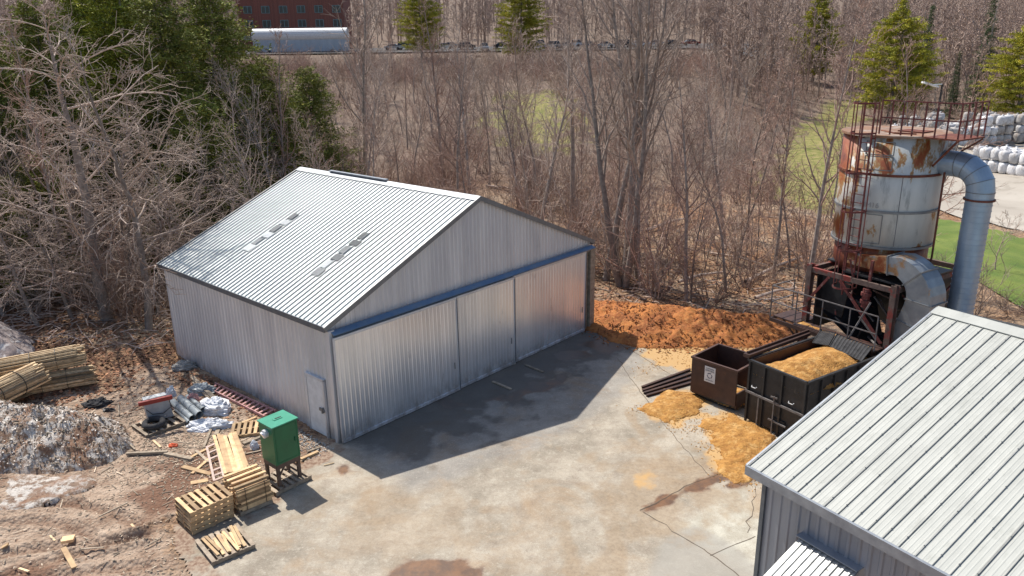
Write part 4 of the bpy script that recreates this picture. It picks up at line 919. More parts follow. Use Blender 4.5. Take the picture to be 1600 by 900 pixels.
# --- grey concrete block with red beam on top
cb0, cb1 = at(233, 660, .15), at(272, 650, .15); yc = yaw_of(cb0, cb1); ux = Vector((math.cos(yc), math.sin(yc), 0)); uy = Vector((-ux.y, ux.x, 0)); wB = (cb1 - cb0).length
mb = MB(); mb.face([(0, 0, 0), (wB, 0, 0), (wB - .12, .12, .82), (.0 - .05, .12, .82)]); mb.face([(wB, .55, 0), (0, .55, 0), (-.05, .40, .82), (wB - .12, .40, .82)]); mb.face([(0, .55, 0), (0, 0, 0), (-.05, .12, .82), (-.05, .40, .82)]); mb.face([(wB, 0, 0), (wB, .55, 0), (wB - .12, .40, .82), (wB - .12, .12, .82)]); mb.face([(-.05, .12, .82), (wB - .12, .12, .82), (wB - .12, .40, .82), (-.05, .40, .82)])
o = mb.build('machine_housing', M_['trim2']); o.location = cb0; o.rotation_euler = (0, 0, yc); tag(o, 'grey tapered metal housing standing on a pallet under the red beam', 'housing')
mb = MB(); mb.tube([(-.02, -.02, .5), (.15, -.03, .28), (.5, -.03, .22), (.8, -.02, .4), (wB - .08, .05, .68)], .014, 6); o2 = mb.build('cable', M_['strap'], o)
zb = cb0.z + .90; a, b_ = G(216, 632, zb), G(269, 620, zb); mb = MB(); mb.bar(a, b_, .12, .14); o = mb.build('red_beam', mat('dark_red_paint', (.27, .022, .02), (.20, .02, .02), 4, .45, c3=(.5, .45, .42), s3=5, lo3=.68, hi3=.72)); tag(o, 'dark red steel beam resting on the grey housing', 'beam')
# --- red ladder lying along the barn wall
la, lb_ = at(336, 599, .10), at(431, 642, .12); lc_, ld_ = at(326, 607, .08), at(413, 651, .08)
ld = thing('ladder', Vector((la.x, la.y, la.z - .1)), 0, 'faded pinkish red ladder lying on leaves along the barn side wall', 'ladder')
lo = lambda p: p - ld.location
for a, b_ in ((la, lb_), (lc_, ld_)):
    mb = MB(); mb.bar(lo(a), lo(b_), .04, .09); mb.build('rail', M_['pinkpaint'], ld)
for k in range(14):
    t = (k + .5) / 14; mb = MB(); mb.bar(lo(la.lerp(lb_, t)), lo(lc_.lerp(ld_, t)), .085, .03); mb.build('rung', M_['pinkpaint'], ld)
def plank(q0, q1, w_, h_, mt, label, cat='plank', dz=.03, group=None, dz1=None, tint=.5):
    a, b_ = at(*q0, dz), at(*q1, dz if dz1 is None else dz1); mb = MB(); mb.bar(a, b_, w_, h_, tint); return tag(mb.build('plank', M_[mt]), label, cat, group)
plank((300, 589), (338, 625), .16, .05, 'oldwood', 'weathered plank running down to the left end of the ladder, upper of two', dz=.12)
plank((303, 597), (332, 627), .14, .05, 'oldwood', 'weathered plank running down to the left end of the ladder, lower of two', dz=.06)
pl = [((198, 709), (262, 706), .10, .08, 'oldwood', 'long grey plank left of the dark timber, pointing at the crate frame'), ((258, 709), (300, 718), .14, .10, 'oldwood', 'thick dark timber joining the end of the long grey plank'),
      ((239, 688), (251, 699), .07, .04, 'palewood', 'short pale stick below the tyre pallet'), ((198, 690), (211, 702), .05, .03, 'oldwood', 'thin grey stick above the left end of the long plank'),
      ((296, 716), (332, 697), .10, .05, 'wood', 'pale plank leaning to the top of the crate frame'), ((306, 704), (326, 722), .09, .04, 'oldwood', 'brown short plank crossing under the crate frame'),
      ((300, 740), (329, 715), .10, .04, 'wood', 'pale plank slanting up to the crate frame side'), ((285, 729), (330, 741), .16, .04, 'wood', 'flat pale board lying below the crossed planks'),
      ((298, 755), (325, 750), .20, .03, 'wood', 'wide orange tinted board beside the crate frame foot'), ((330, 670), (318, 700), .08, .05, 'oldwood', 'brown stick rising to the white sacks from the left'),
      ((345, 658), (338, 680), .14, .06, 'oldwood', 'brown weathered plank at the left edge of the slatted rack head'), ((372, 664), (400, 652), .12, .06, 'wood', 'pale plank lying across the head of the pallet behind the cabinet'),
      ((380, 694), (408, 683), .12, .08, 'oldwood', 'dark brown timber along the near edge of the pallet behind the cabinet'), ((384, 709), (408, 704), .05, .03, 'oldwood', 'thin brown stick between the slatted rack and the cabinet'),
      ((470, 718), (497, 706), .12, .08, 'wood', 'pale timber on the ground between the cabinet and the barn corner'), ((480, 706), (500, 699), .08, .05, 'oldwood', 'short brown stick at the barn corner'),
      ((506, 727), (522, 723), .03, .02, 'palewood', 'thin pale stick on the concrete right of the cabinet'), ((99, 856), (116, 887), .13, .04, 'wood', 'single pale board lying on the rutted dirt'),
      ((3, 856), (13, 850), .12, .04, 'wood', 'short pale board at the left edge on the dirt'), ((205, 819), (219, 834), .06, .03, 'palewood', 'thin pale stick on the rutted dirt left of the pallet stack'),
      ((78, 837), (86, 845), .05, .03, 'palewood', 'tiny pale stick above the single board'), ((30, 888), (45, 893), .06, .03, 'palewood', 'small pale stick in the lower left corner'),
      ((155, 807), (200, 785), .04, .03, 'oldwood', 'thin brown branch lying across the ruts'), ((126, 858), (162, 855), .04, .02, 'oldwood', 'thin grey lath lying in the lower rut'),
      ((186, 648), (185, 630), .04, .03, 'oldwood', 'thin upright grey stick on the litter behind the snow pile'), ((225, 855), (252, 840), .03, .02, 'oldwood', 'thin twig on the dirt near the pallet stack'),
      ((770, 596), (799, 608), .10, .04, 'oldwood', 'left of two pale planks on the shaded concrete in front of the doors'), ((821, 570), (849, 581), .10, .04, 'oldwood', 'right of two pale planks on the shaded concrete in front of the doors'),
      ((804, 562), (838, 548), .26, .05, 'concrete', 'flat grey ramp plate at the foot of the right sliding door'), ((778, 574), (805, 567), .14, .05, 'concrete', 'narrow grey strip at the foot of the middle sliding door')]
for q0, q1, w_, h_, mt, lb in pl: plank(q0, q1, w_, h_, mt, lb, dz=(.07 if q0[0] < 230 else .03) if 'concrete' not in mt else .04, tint=random.uniform(.3, .8))
mb = MB(); mb.box((0, 0, .05), (.30, .24, .08), None, .9); o = mb.build('wood_block', M_['wood']); o.location = at(107, 845); o.rotation_euler = (0, 0, .3); tag(o, 'pale square wood block above the single board on the dirt', 'wood block')
# debris heap: pipes, plastic sheet, sacks, bucket
pg = 'pipes in the debris heap by the ladder'
for k, (q0, q1, r_, dz, lb) in enumerate((((270, 628), (301, 654), .13, .2, 'thick grey pipe at the left of the debris heap'), ((282, 622), (312, 648), .13, .38, 'pale grey pipe lying on top of the debris heap'), ((293, 620), (318, 640), .10, .2, 'grey pipe nearest the white plastic sheet'), ((276, 640), (296, 660), .08, .12, 'short grey pipe at the near end of the debris heap'), ((264, 632), (296, 662), .05, .08, 'thin brown pipe at the left foot of the debris heap'))):
    a, b_ = at(*q0, dz), at(*q1, dz); mb = MB(); n = 16; i0 = 0; mb.tube([a, b_], r_, n, cap=False); mb.tube([a, b_], r_ * .85, n, cap=False)
    d = (b_ - a).normalized()
    if k in (0, 1):
        for t in (.3, .6): mb.tube([a.lerp(b_, t), a.lerp(b_, t) + d * .05], r_ * 1.08, n)
    tag(mb.build('pipe', M_['pvc'] if k < 4 else M_['brownsteel'], None, True), lb, 'pipe', pg)
def crumple(name, px, py, rx, ry, rz_, mt, label, cat, seed, rot=0, dz=0):
    mb = MB(); n, mm = 26, 16; c_ = at(px, py, dz); i0 = 0
    for i in range(mm + 1):
        for j in range(n):
            th = math.pi * .5 * i / mm; ph = 2 * math.pi * j / n; v_ = Vector((math.sin(th) * math.cos(ph), math.sin(th) * math.sin(ph), math.cos(th)))
            q = mnoise.noise(v_ * 2.2 + Vector((seed, 0, 0))) * .35 + abs(mnoise.noise(v_ * 6 + Vector((0, seed, 0)))) * .35
            v_ = v_ * (1 + q); mb.v.append((v_.x * rx, v_.y * ry, max(v_.z, 0) * rz_ - .02))
    for i in range(mm):
        for j in range(n): mb.f.append((i * n + j, (i + 1) * n + j, (i + 1) * n + (j + 1) % n, i * n + (j + 1) % n)); mb.t.append(.5)
    o = mb.build(name, M_[mt]); o.location = c_; o.rotation_euler = (0, 0, rot); return tag(o, label, cat)
crumple('plastic_sheet', 337, 640, .62, .45, .42, 'white_film', 'crumpled pale plastic sheet heaped beside the grey pipes', 'plastic sheet', 1.3, -.6)
crumple('plastic_sheet', 317, 612, .55, .30, .30, 'pvc', 'crumpled grey green sheeting behind the grey pipes', 'plastic sheet', 4.3, -.2)
crumple('cement_sack', 318, 664, .55, .17, .20, 'white_film', 'slumped whitish sack at the near side of the debris heap, left one', 'sack', 2.2, .35)
crumple('cement_sack', 340, 668, .60, .20, .24, 'white_film', 'slumped whitish sack touching the head of the slatted rack', 'sack', 6.2, .2)
crumple('cement_sack', 312, 673, .40, .14, .14, 'white_film', 'small flattened white sack under the other sacks', 'sack', 8.2, -.1)
crumple('rag', 302, 625, .22, .16, .25, 'pinkpaint', 'small red and white rag between the pipes and the plastic sheet', 'rag', 3.1, 0, .15)
crumple('rag', 271, 697, .16, .10, .10, 'orange', 'small bright orange scrap beside the long grey plank', 'scrap', 5.1) if 'orange' in M_ else None
M_['orange'] = mat('orange_plastic', (.75, .12, .02), (.6, .08, .02), 5, .5); crumple('plastic_scrap', 271, 697, .16, .10, .10, 'orange', 'small bright orange scrap beside the long grey plank', 'scrap', 5.1)
crumple('white_bag', 398, 700, .13, .12, .26, 'white_film', 'small white bag standing between the slatted rack and the cabinet', 'bag', 7.1)
crumple('concrete_lump', 288, 575, .48, .30, .30, 'concrete', 'pale broken concrete lump on the leaf litter by the barn side wall', 'concrete lump', 9.1, .5)
crumple('white_debris', 268, 618, .16, .16, .35, 'white_film', 'white crumpled wrapping at the right end of the red beam', 'wrapping', 1.1, 0, .3)
crumple('dark_bag', 170, 642, .22, .10, .12, 'strap', 'small black bag on the ground behind the dirty snow pile', 'bag', 2.7)
crumple('dark_bag', 150, 633, .45, .30, .22, 'rubber', 'crumpled dark tarp on the crest behind the dirty snow pile', 'tarp', 3.7, .3)
# gravel and rubble by the barn corner
mb = MB()
for k in range(420):
    t = random.random(); p = BW(-.25 - abs(random.gauss(0, .45)), -.3 + t * 2.6); s_ = random.uniform(.02, .06); z_ = gz1(p.x, p.y)
    mb.box((p.x, p.y, max(z_, .0) + s_ * .3), (s_, s_ * .8, s_ * .6), Matrix.Rotation(random.random() * 6, 3, Vector((random.random(), random.random(), 1)).normalized()), random.uniform(.3, 1))
tag(mb.build('gravel', M_['concrete']), 'loose grey gravel at the foot of the barn corner', 'gravel', kind='stuff')
# ------------------------------------------------------------------ bundles of stakes
def bundle(end, dr, L_, r_, label, seed, n=150):
    rg = random.Random(seed); a = math.atan2(dr[1], dr[0]); t = thing('stake_bundle', end, a, label, 'stakes', 'bundles of wooden stakes behind the snow pile')
    mb = MB(); k = 0; pts = []
    while k < n:
        y, z = rg.uniform(-r_, r_), rg.uniform(-r_, r_)
        if y * y + z * z > r_ * r_: continue
        if y * y + z * z < (r_ * .55) ** 2 and rg.random() < .7: continue
        mb.bar((rg.uniform(-.28, .25), y * 1.03, z * .9), (L_ + rg.uniform(-.2, .2), y + rg.gauss(0, .04), z * .9 + rg.gauss(0, .03)), rg.uniform(.035, .06), rg.uniform(.03, .05), rg.random()); k += 1
    mb.build('stakes', M_['palewood'], t)
    for x in (.75, 1.6, 2.6):
        mb = MB(); nn = 20
        for j in range(nn):
            p = [Vector((x, math.cos(q) * (r_ + .03) * 1.03, math.sin(q) * (r_ + .03) * .92)) for q in (2 * math.pi * j / nn, 2 * math.pi * (j + 1) / nn)]; mb.bar(p[0], p[1], .03, .012, up=(1, 0, 0))
        mb.build('band', M_['strap'], t)
    t.rotation_euler = (0, dr[2] if len(dr) > 2 else 0, a); return t
bundle((-16.6, 27.7, .42 + .1), (-1, -.50), 4.6, .42, 'lower bundle of thin wooden stakes half under the topmost bundle', 1)
bundle((-17.0, 27.9, 1.28), (-1, -.55, .02), 5.0, .44, 'topmost bundle of pale wooden stakes held by two black bands', 2, 190)
bundle((-17.9, 26.5, 1.10), (-.42, -1.0, .06), 4.2, .48, 'bundle of wooden stakes with ragged ends nearest the snow pile', 3, 190)
bundle((-18.5, 26.6, .45), (-.55, -.85), 4.2, .44, 'bottom bundle of stakes under the ragged one at the left edge', 4, 120)
# ------------------------------------------------------------------ dirty snow piles
m, nt, b = newmat('dirty_snow'); co = coords(nt, world=True)
sn = mixc(nt, ramp(nt, noisef(nt, coords(nt, (1, 1, 1), True), 3.2, 9, .75), .46, .54), (.82, .76, .69), (.34, .23, .16))
sn = mixc(nt, ramp(nt, noisef(nt, co, .9, 8, .65, .8), .50, .60), sn, mixc(nt, ramp(nt, noisef(nt, co, 9, 6, .8), .4, .6), (.30, .14, .08), (.48, .31, .20)))
sn = mixc(nt, ramp(nt, noisef(nt, co, 11, 6, .8), .55, .66), sn, (.12, .07, .05))
nt.links.new(sn, b.inputs['Base Color']); b.inputs['Roughness'].default_value = .8; bump(nt, b, noisef(nt, co, 7, 9, .8), 1.0, .14); M_['snow'] = m
SNOWP = PX((-90, 740), (0, 742), (60, 738), (110, 735), (175, 722), (212, 695), (195, 668), (150, 655), (60, 650), (-90, 660))
mound('snow_pile', SNOWP, 3.2, .95, m, 'large dirty snow pile mixed with brown bark in front of the stake bundles', 'snow pile', 31, .2, .08, fine=.10)
OLD = PX((-120, 600), (20, 598), (58, 590), (62, 560), (40, 545), (-120, 550))
mound('snow_pile', OLD, 1.5, 1.0, mat('grey_snow', (.34, .29, .28), (.20, .16, .15), 2, .9, 0, .8, 9, c3=(.50, .48, .47), s3=2.5), 'grey melting snow bank under the branches at the left edge', 'snow pile', 37, .3, .14, fine=.09)
SN2 = PX((0, 790), (10, 745), (60, 742), (130, 742), (160, 755), (100, 775), (40, 800))
mound('snow_patch', SN2, .07, .2, m, 'thin crust of dirty snow on the dirt in front of the large snow pile', 'snow patch', 33, .5, .09, fine=.03)
M_['lump'] = mat('old_ice', (.82, .77, .70), (.6, .52, .44), 3, .8)
# bark and ice bits on the snow pile
for nm_, mt_, lb_, rs_ in (('snow_lumps', 'lump', 'small white ice lumps over the large dirty snow pile', 1), ('bark_bits', 'oldwood', 'dark bark bits over the large dirty snow pile', 2)):
    mb = MB(); dg = bpy.context.evaluated_depsgraph_get(); po = bpy.data.objects['snow_pile']; vs = [v_.co for v_ in po.data.vertices]; rr_g = random.Random(rs_)
    for k in range(2600 if rs_ == 1 else 1500):
        c_ = rr_g.choice(vs); s_ = rr_g.uniform(.015, .06) if nm_ == 'bark_bits' else rr_g.uniform(.015, .05)
        if c_.z < .1: continue
        MR = Matrix.Rotation(rr_g.random() * 6, 3, Vector((rr_g.random(), rr_g.random(), rr_g.random() + .1)).normalized())
        mb.box(c_ + Vector((rr_g.uniform(-.04, .04), rr_g.uniform(-.04, .04), s_ * .2)), (s_ * (2.2 if rs_ == 2 else 1.2), s_ * .7, s_ * .7), MR, rr_g.choice((.0, .2, .5, .9)))
    tag(mb.build(nm_, M_[mt_]), lb_, 'lumps' if rs_ == 1 else 'bark', kind='stuff')
# scattered chips and sticks
mb = MB(); random.seed(77)
for k in range(4200):
    if k % 3 == 0: p = G(random.uniform(-20, 520), random.uniform(600, 900))
    else:
        p = G(random.gauss(300, 90), random.gauss(690, 45))
    if sdf(np.array([p.x]), np.array([p.y]), YARD)[0] > .4 and random.random() < .93: continue
    a = (p - BO).dot(BE); bb_ = (p - BO).dot(BN)
    if a > -.05 and bb_ > -.05: continue
    z_ = max(gz1(p.x, p.y), -.01) + .015; L_ = random.uniform(.03, .10) if random.random() < .93 else random.uniform(.12, .45); d = random.random() * 3.2
    v_ = Vector((math.cos(d), math.sin(d), random.uniform(-.1, .1))) * L_ / 2; mb.bar(Vector((p.x, p.y, z_)) - v_, Vector((p.x, p.y, z_)) + v_, random.uniform(.010, .03), .012, random.choice((.1, .2, .4, .6, 1.0, 1.5)))
tag(mb.build('wood_chips', M_['oldwood']), 'wood chips and splinters scattered over the dirt', 'wood chips', kind='stuff')
mb = MB()
for k in range(2600):
    p = G(random.uniform(905, 1260), random.uniform(455, 560)); d_ = float(sdf(np.array([p.x]), np.array([p.y]), MULCH)[0])
    if d_ < -.5: continue
    p = Vector((p.x, p.y, 0)); z_ = 2.0 * (1 - math.exp(-max(d_, 0) * .50 / 2.0)) + .03
    L_ = random.uniform(.06, .25); v_ = Vector((random.uniform(-1, 1), random.uniform(-1, 1), random.uniform(-.5, .8))).normalized() * L_ / 2
    mb.bar(p + Vector((0, 0, z_)) - v_, p + Vector((0, 0, z_)) + v_, random.uniform(.02, .07), .015, random.choice((.1, .3, .5, .8)))
tag(mb.build('bark_pieces', mat('bark_piece', (.40, .16, .05), (.22, .08, .03), 5, .9)), 'loose bark pieces over the orange mulch heap', 'bark', kind='stuff')
mb = MB()
for k in range(2400):
    poly = SAW[random.choice((0, 0, 1, 2, 2))]; P_ = np.array(poly); c_ = P_.mean(0); q = c_ + (P_[random.randrange(len(P_))] - c_) * random.uniform(0, 1.25) + np.random.RandomState(k).normal(0, .25, 2)
    L_ = random.uniform(.01, .035); a = random.random() * 3.2; z_ = .03
    mb.bar((q[0] - L_ * math.cos(a), q[1] - L_ * math.sin(a), z_), (q[0] + L_ * math.cos(a), q[1] + L_ * math.sin(a), z_ + .01), .015, .01, random.uniform(.3, 1))
tag(mb.build('wood_shavings', M_['sawdust']), 'curled wood shavings around the sawdust heaps', 'shavings', kind='stuff')
# ================================================================== VEGETATION
def bark(name, c1, c2, rand=.35): return mat(name, c1, c2, 5, .9, 0, .3, 12, rand=rand, amt=.9)
M_['bark'] = bark('grey_bark', (.34, .29, .255), (.19, .155, .135)); M_['twig'] = bark('grey_twigs', (.50, .40, .335), (.32, .24, .195), .5)
M_['twigm'] = bark('mauve_twigs', (.45, .31, .25), (.30, .195, .155), .5); M_['pale'] = bark('pale_branches', (.52, .42, .355), (.34, .26, .215), .35)
M_['brush'] = bark('brown_brush', (.33, .235, .18), (.22, .145, .11), .5)
def leafmat(name, c1, c2, c3):
    m, nt, b = newmat(name); co = coords(nt)
    col = mixc(nt, ramp(nt, noisef(nt, co, .7, 4), .35, .65), c1, c2); col = mixc(nt, ramp(nt, noisef(nt, co, 2.2, 3), .55, .72), col, c3)
    nt.links.new(tinted(nt, col, 1.2, .25), b.inputs['Base Color']); b.inputs['Roughness'].default_value = .75; b.inputs['Specular IOR Level'].default_value = .2
    b.inputs['Subsurface Weight'].default_value = 0; return m
M_['cedar'] = leafmat('cedar_foliage', (.14, .17, .04), (.25, .26, .055), (.42, .38, .07))
M_['spruce'] = leafmat('spruce_foliage', (.05, .095, .04), (.08, .13, .045), (.13, .17, .05))
M_['pine'] = leafmat('pine_foliage', (.24, .27, .04), (.42, .38, .045), (.64, .46, .05))
M_['cedary'] = leafmat('yellow_cedar_foliage', (.16, .19, .03), (.28, .29, .04), (.46, .42, .05))  # yellower green foliage for some of the cedars
def ortho(d):
    a = Vector((0, 0, 1)) if abs(d.z) < .9 else Vector((1, 0, 0)); u = a.cross(d).normalized(); return u, d.cross(u)
def limb(mb, rg, p, d, L, r, nseg, wob, lift, nside, taper=.25):
    pts = [p.copy()]; rad = [r]; dirs = [d.copy()]
    for k in range(nseg):
        d = (d + Vector((rg.gauss(0, wob), rg.gauss(0, wob), rg.gauss(0, wob) + lift))).normalized()
        p = p + d * (L / nseg); pts.append(p.copy()); rad.append(r * (1 - (1 - taper) * (k + 1) / nseg)); dirs.append(d.copy())
    mb.tube(pts, rad, nside, rg.uniform(.25, .8), cap=False, phase=rg.random() * 3); return pts, rad, dirs
def side(rg, d, ang):
    u, w_ = ortho(d); a = rg.uniform(0, 2 * math.pi); return (d * math.cos(ang) + (u * math.cos(a) + w_ * math.sin(a)) * math.sin(ang)).normalized()
def bare_tree(seed, H, r, cb=.35, nb=22, bl=.34, ang=.75, lift=.10, nt_=6, n3=5, wob=.06, drop=0, rt=.010, stems=1, lean=0, tw=1.0, n4=0):
    rg = random.Random(seed); T = MB(); K = MB()
    for s_ in range(stems):
        d0 = Vector((rg.gauss(0, .05), rg.gauss(0, .05), 1))
        if stems > 1:
            a = 2 * math.pi * s_ / stems + rg.random(); d0 = Vector((math.cos(a) * .14, math.sin(a) * .14, 1))
        d0.x += lean; d0.normalize(); hh = H * (1 if s_ == 0 else rg.uniform(.75, .97)); rr_ = r * (1 if s_ == 0 else .8)
        pts, rad, ds = limb(T, rg, Vector((d0.x * .9, d0.y * .9, -.3)) if stems > 1 else Vector((0, 0, -.3)), d0, hh, rr_, 12, wob * .6, .03, 7, .10)
        for b_ in range(nb):
            t = cb + (1 - cb) * (b_ + rg.random()) / nb; f_ = t * 12; k = min(int(f_), 11); p = pts[k].lerp(pts[k + 1], f_ - k); rk_ = rad[k] * (1 - (f_ - k)) + rad[k + 1] * (f_ - k)
            Lb = hh * bl * (1.15 - .75 * (t - cb) / (1 - cb)) * rg.uniform(.6, 1.2); rb = min(rk_ * .6, .016 + Lb * (.012 if drop == 0 else .0075))
            bp, br, bd = limb(K, rg, p, side(rg, ds[k], ang * rg.uniform(.75, 1.25)), Lb, rb, 6, .14, lift - drop, 5, .3)
            for c_ in range(nt_):
                t2 = .2 + .8 * (c_ + rg.random()) / nt_; f2 = t2 * 6; k2 = min(int(f2), 5); q = bp[k2].lerp(bp[k2 + 1], f2 - k2); L2 = Lb * rg.uniform(.28, .5) * (1.2 - .5 * t2)
                cp, c_r, cd = limb(K, rg, q, side(rg, bd[k2], rg.uniform(.5, .95)), L2, max(rt * 1.5, br[k2] * .5), 4, .16, lift * .8 - drop * .8, 3, .5)
                for e_ in range(n3):
                    f3 = (.15 + .85 * (e_ + rg.random()) / n3) * 4; k3 = min(int(f3), 3); q3 = cp[k3].lerp(cp[k3 + 1], f3 - k3)
                    dp, d_r, dd = limb(K, rg, q3, side(rg, cd[k3], rg.uniform(.4, .9)), L2 * rg.uniform(.3, .65) * tw, rt, 3, .2, lift * .5 - drop * .5, 3, .6)
                    for g_ in range(n4):
                        limb(K, rg, dp[rg.randint(0, 2)], side(rg, dd[1], rg.uniform(.4, .9)), L2 * rg.uniform(.15, .35), rt * .8, 2, .2, 0, 3, .7)
    return T, K
def shrub(seed, H, n=9, spread=.7, nt_=7, n3=3, rt=.009, lift=.05):
    rg = random.Random(seed); K = MB()
    for s_ in range(n):
        a = rg.uniform(0, 6.28); e_ = rg.uniform(.1, spread); d = Vector((math.cos(a) * e_, math.sin(a) * e_, 1)).normalized()
        pts, rad, ds = limb(K, rg, Vector((math.cos(a) * .2, math.sin(a) * .2, -.1)), d, H * rg.uniform(.6, 1.1), .012 + .006 * H, 6, .12, -.02, 4, .3)
        for c_ in range(nt_):
            f2 = (.2 + .8 * (c_ + rg.random()) / nt_) * 6; k2 = min(int(f2), 5); q = pts[k2].lerp(pts[k2 + 1], f2 - k2)
            cp, c_r, cd = limb(K, rg, q, side(rg, ds[k2], rg.uniform(.4, .95)), H * rg.uniform(.2, .42), rt * 1.2, 3, .18, lift, 3, .5)
            for e2 in range(n3): k3 = rg.randint(0, 2); limb(K, rg, cp[k3], side(rg, cd[k3], rg.uniform(.4, .9)), H * rg.uniform(.1, .25), rt, 2, .2, lift, 3, .6)
    return K
def conifer(seed, H, Rm, kind='cedar'):
    rg = random.Random(seed); T = MB(); K = MB()
    limb(T, rg, Vector((0, 0, -.3)), Vector((0, 0, 1)), H * .97, .09 + H * .012, 10, .015, .02, 7, .1)
    if kind == 'cedar': tiers, per, z0, cl = int(H * 4.2), 12, .02, .34
    elif kind == 'spruce': tiers, per, z0, cl = int(H * 3.2), 11, .06, .30
    else: tiers, per, z0, cl = int(H * 2.2), 10, .10, .50
    for k in range(tiers):
        t = z0 + (1 - z0) * (k + rg.random() * .5) / tiers; z = H * t
        if kind == 'cedar': R_ = Rm * (1 - t) ** .55 * (.6 + .6 * rg.random()) * (1 if t > .12 else .6)
        elif kind == 'spruce': R_ = Rm * (1 - t) ** .9 * rg.uniform(.7, 1.15)
        else: R_ = Rm * math.sin(math.pi * min(1, (.22 + .80 * t))) ** .8 * rg.uniform(.55, 1.15)
        for b_ in range(per):
            a = rg.uniform(0, 6.28); R2 = R_ * rg.uniform(.6, 1.15); ln = .05 if kind == 'cedar' else (-.18 if kind == 'spruce' else .12)
            d = Vector((math.cos(a), math.sin(a), ln + rg.gauss(0, .08))); tb = rg.uniform(.2, .85)
            if kind == 'pine' or rg.random() < .25: T.tube([(0, 0, z), Vector((0, 0, z)) + d * R2 * .5, Vector((0, 0, z)) + d * R2 * .95], [.03, .02, .01], 3, .4, cap=False)
            nc = max(3, int(R2 * (7.5 if kind != 'pine' else 7.5)))
            for q in range(nc):
                s_ = (.18 if kind != 'pine' else .35) + .82 * (q + rg.random()) / nc; c_ = Vector((0, 0, z)) + d * R2 * s_ + Vector((rg.gauss(0, .13 + .1 * s_), rg.gauss(0, .13 + .1 * s_), rg.gauss(0, .10)))
                for g_ in range(5 if kind != 'pine' else 7):
                    w_ = cl * rg.uniform(.35, .85); e_ = Vector((d.x + rg.gauss(0, .8), d.y + rg.gauss(0, .8), rg.gauss(.15 if kind != 'spruce' else -.15, .55))).normalized(); u_, v_ = ortho(e_); u_ = (u_ * math.cos(g_) + v_ * math.sin(g_))
                    c2 = c_ + Vector((rg.gauss(0, .10), rg.gauss(0, .10), rg.gauss(0, .07)))
                    K.face([c2 - u_ * w_ * .22, c2 + e_ * w_ * .5 - u_ * w_ * .10, c2 + e_ * w_, c2 + e_ * w_ * .45 + u_ * w_ * .2], tb + rg.uniform(-.12, .12))
    return T, K
PROTO = {}
def proto(key, T, K, mT, mK, name):
    me = []
    for mb_, mt_, nm in ((T, mT, 'trunk'), (K, mK, 'crown')):
        if mb_ is None: me.append(None); continue
        q = mb_.mesh(nm, True); q.materials.append(M_[mt_]); me.append(q)
    PROTO[key] = (me[0], me[1], name)
def plant(key, x, y, rz, s, label, cat, group=None, z=None, dz=-.05, mK=None):
    mt_, mk_, nm = PROTO[key]; z = gz1(x, y) if z is None else z
    if mt_ is None:
        o = bpy.data.objects.new(nm, mk_); C.objects.link(o); o.location = (x, y, z + dz); o.rotation_euler = (0, 0, rz); o.scale = (s, s, s)
        return tag(o, label, cat, group)
    t = thing(nm, (x, y, z + dz), rz, label, cat, group, s)
    for me_, n_ in ((mt_, 'trunk'), (mk_, 'crown')):
        o = bpy.data.objects.new(n_, me_); C.objects.link(o); o.parent = t
    return t
proto('A1', *bare_tree(1, 14, .13, .34, 22, .20, .70, .09, 6, 4), 'bark', 'twigm', 'bare_tree')
proto('A2', *bare_tree(2, 15, .15, .42, 22, .22, .60, .10, 6, 4, wob=.09), 'bark', 'twig', 'bare_tree')
proto('A3', *bare_tree(3, 12, .10, .30, 20, .22, .80, .07, 6, 4, wob=.1, lean=.08), 'bark', 'twigm', 'bare_tree')
proto('A4', *bare_tree(4, 13, .12, .5, 18, .26, .55, .12, 7, 4, wob=.12, lean=-.06), 'bark', 'twig', 'bare_tree')
proto('B1', *bare_tree(5, 19, .22, .36, 20, .27, .65, .10, 6, 4, wob=.09), 'bark', 'pale', 'bare_tree')
proto('B2', *bare_tree(6, 20, .25, .34, 13, .27, .60, .12, 6, 4, wob=.08, stems=3), 'bark', 'twig', 'bare_tree')
proto('C1', *bare_tree(7, 14, .30, .14, 26, .44, 1.05, .02, 7, 5, wob=.10, drop=.07, rt=.011, n4=1), 'bark', 'pale', 'spreading_tree')
proto('C2', *bare_tree(8, 7.5, .14, .25, 20, .50, 1.2, .02, 7, 5, wob=.12, drop=.11, rt=.010, n4=1), 'bark', 'pale', 'spreading_tree')
proto('C3', *bare_tree(9, 10, .15, .25, 17, .42, .95, .03, 7, 5, wob=.14, drop=.05, rt=.010, n4=1), 'bark', 'twig', 'spreading_tree')
proto('S1', None, shrub(11, 3.6), None, 'twigm', 'bare_shrub'); proto('S2', None, shrub(12, 2.8, 11, .9), None, 'twig', 'bare_shrub')
proto('S3', None, shrub(13, 4.8, 8, .55, 8, 4), None, 'twigm', 'bare_shrub'); proto('S4', None, shrub(14, 2.2, 12, 1.1), None, 'brush', 'bare_shrub')
proto('P1', *bare_tree(15, 5.0, .035, .25, 12, .26, .7, .06, 4, 2, wob=.1, rt=.007), 'bark', 'twigm', 'sapling')
proto('P2', *bare_tree(16, 3.6, .05, .30, 12, .45, .8, .10, 5, 3, wob=.1, rt=.008), 'twig', 'pale', 'young_tree')
proto('E1', *conifer(21, 16, 5.2, 'cedar'), 'bark', 'cedar', 'cedar_tree'); proto('E2', *conifer(22, 13, 5.6, 'cedar'), 'bark', 'cedar', 'cedar_tree')
proto('E3', *conifer(23, 16, 4.8, 'cedar'), 'bark', 'cedary', 'cedar_tree')
proto('F1', *conifer(24, 19, 2.9, 'spruce'), 'bark', 'spruce', 'spruce_tree'); proto('F2', *conifer(25, 18, 5.4, 'pine'), 'bark', 'pine', 'pine_tree'); proto('F3', *conifer(26, 17, 4.2, 'pine'), 'bark', 'pine', 'pine_tree')
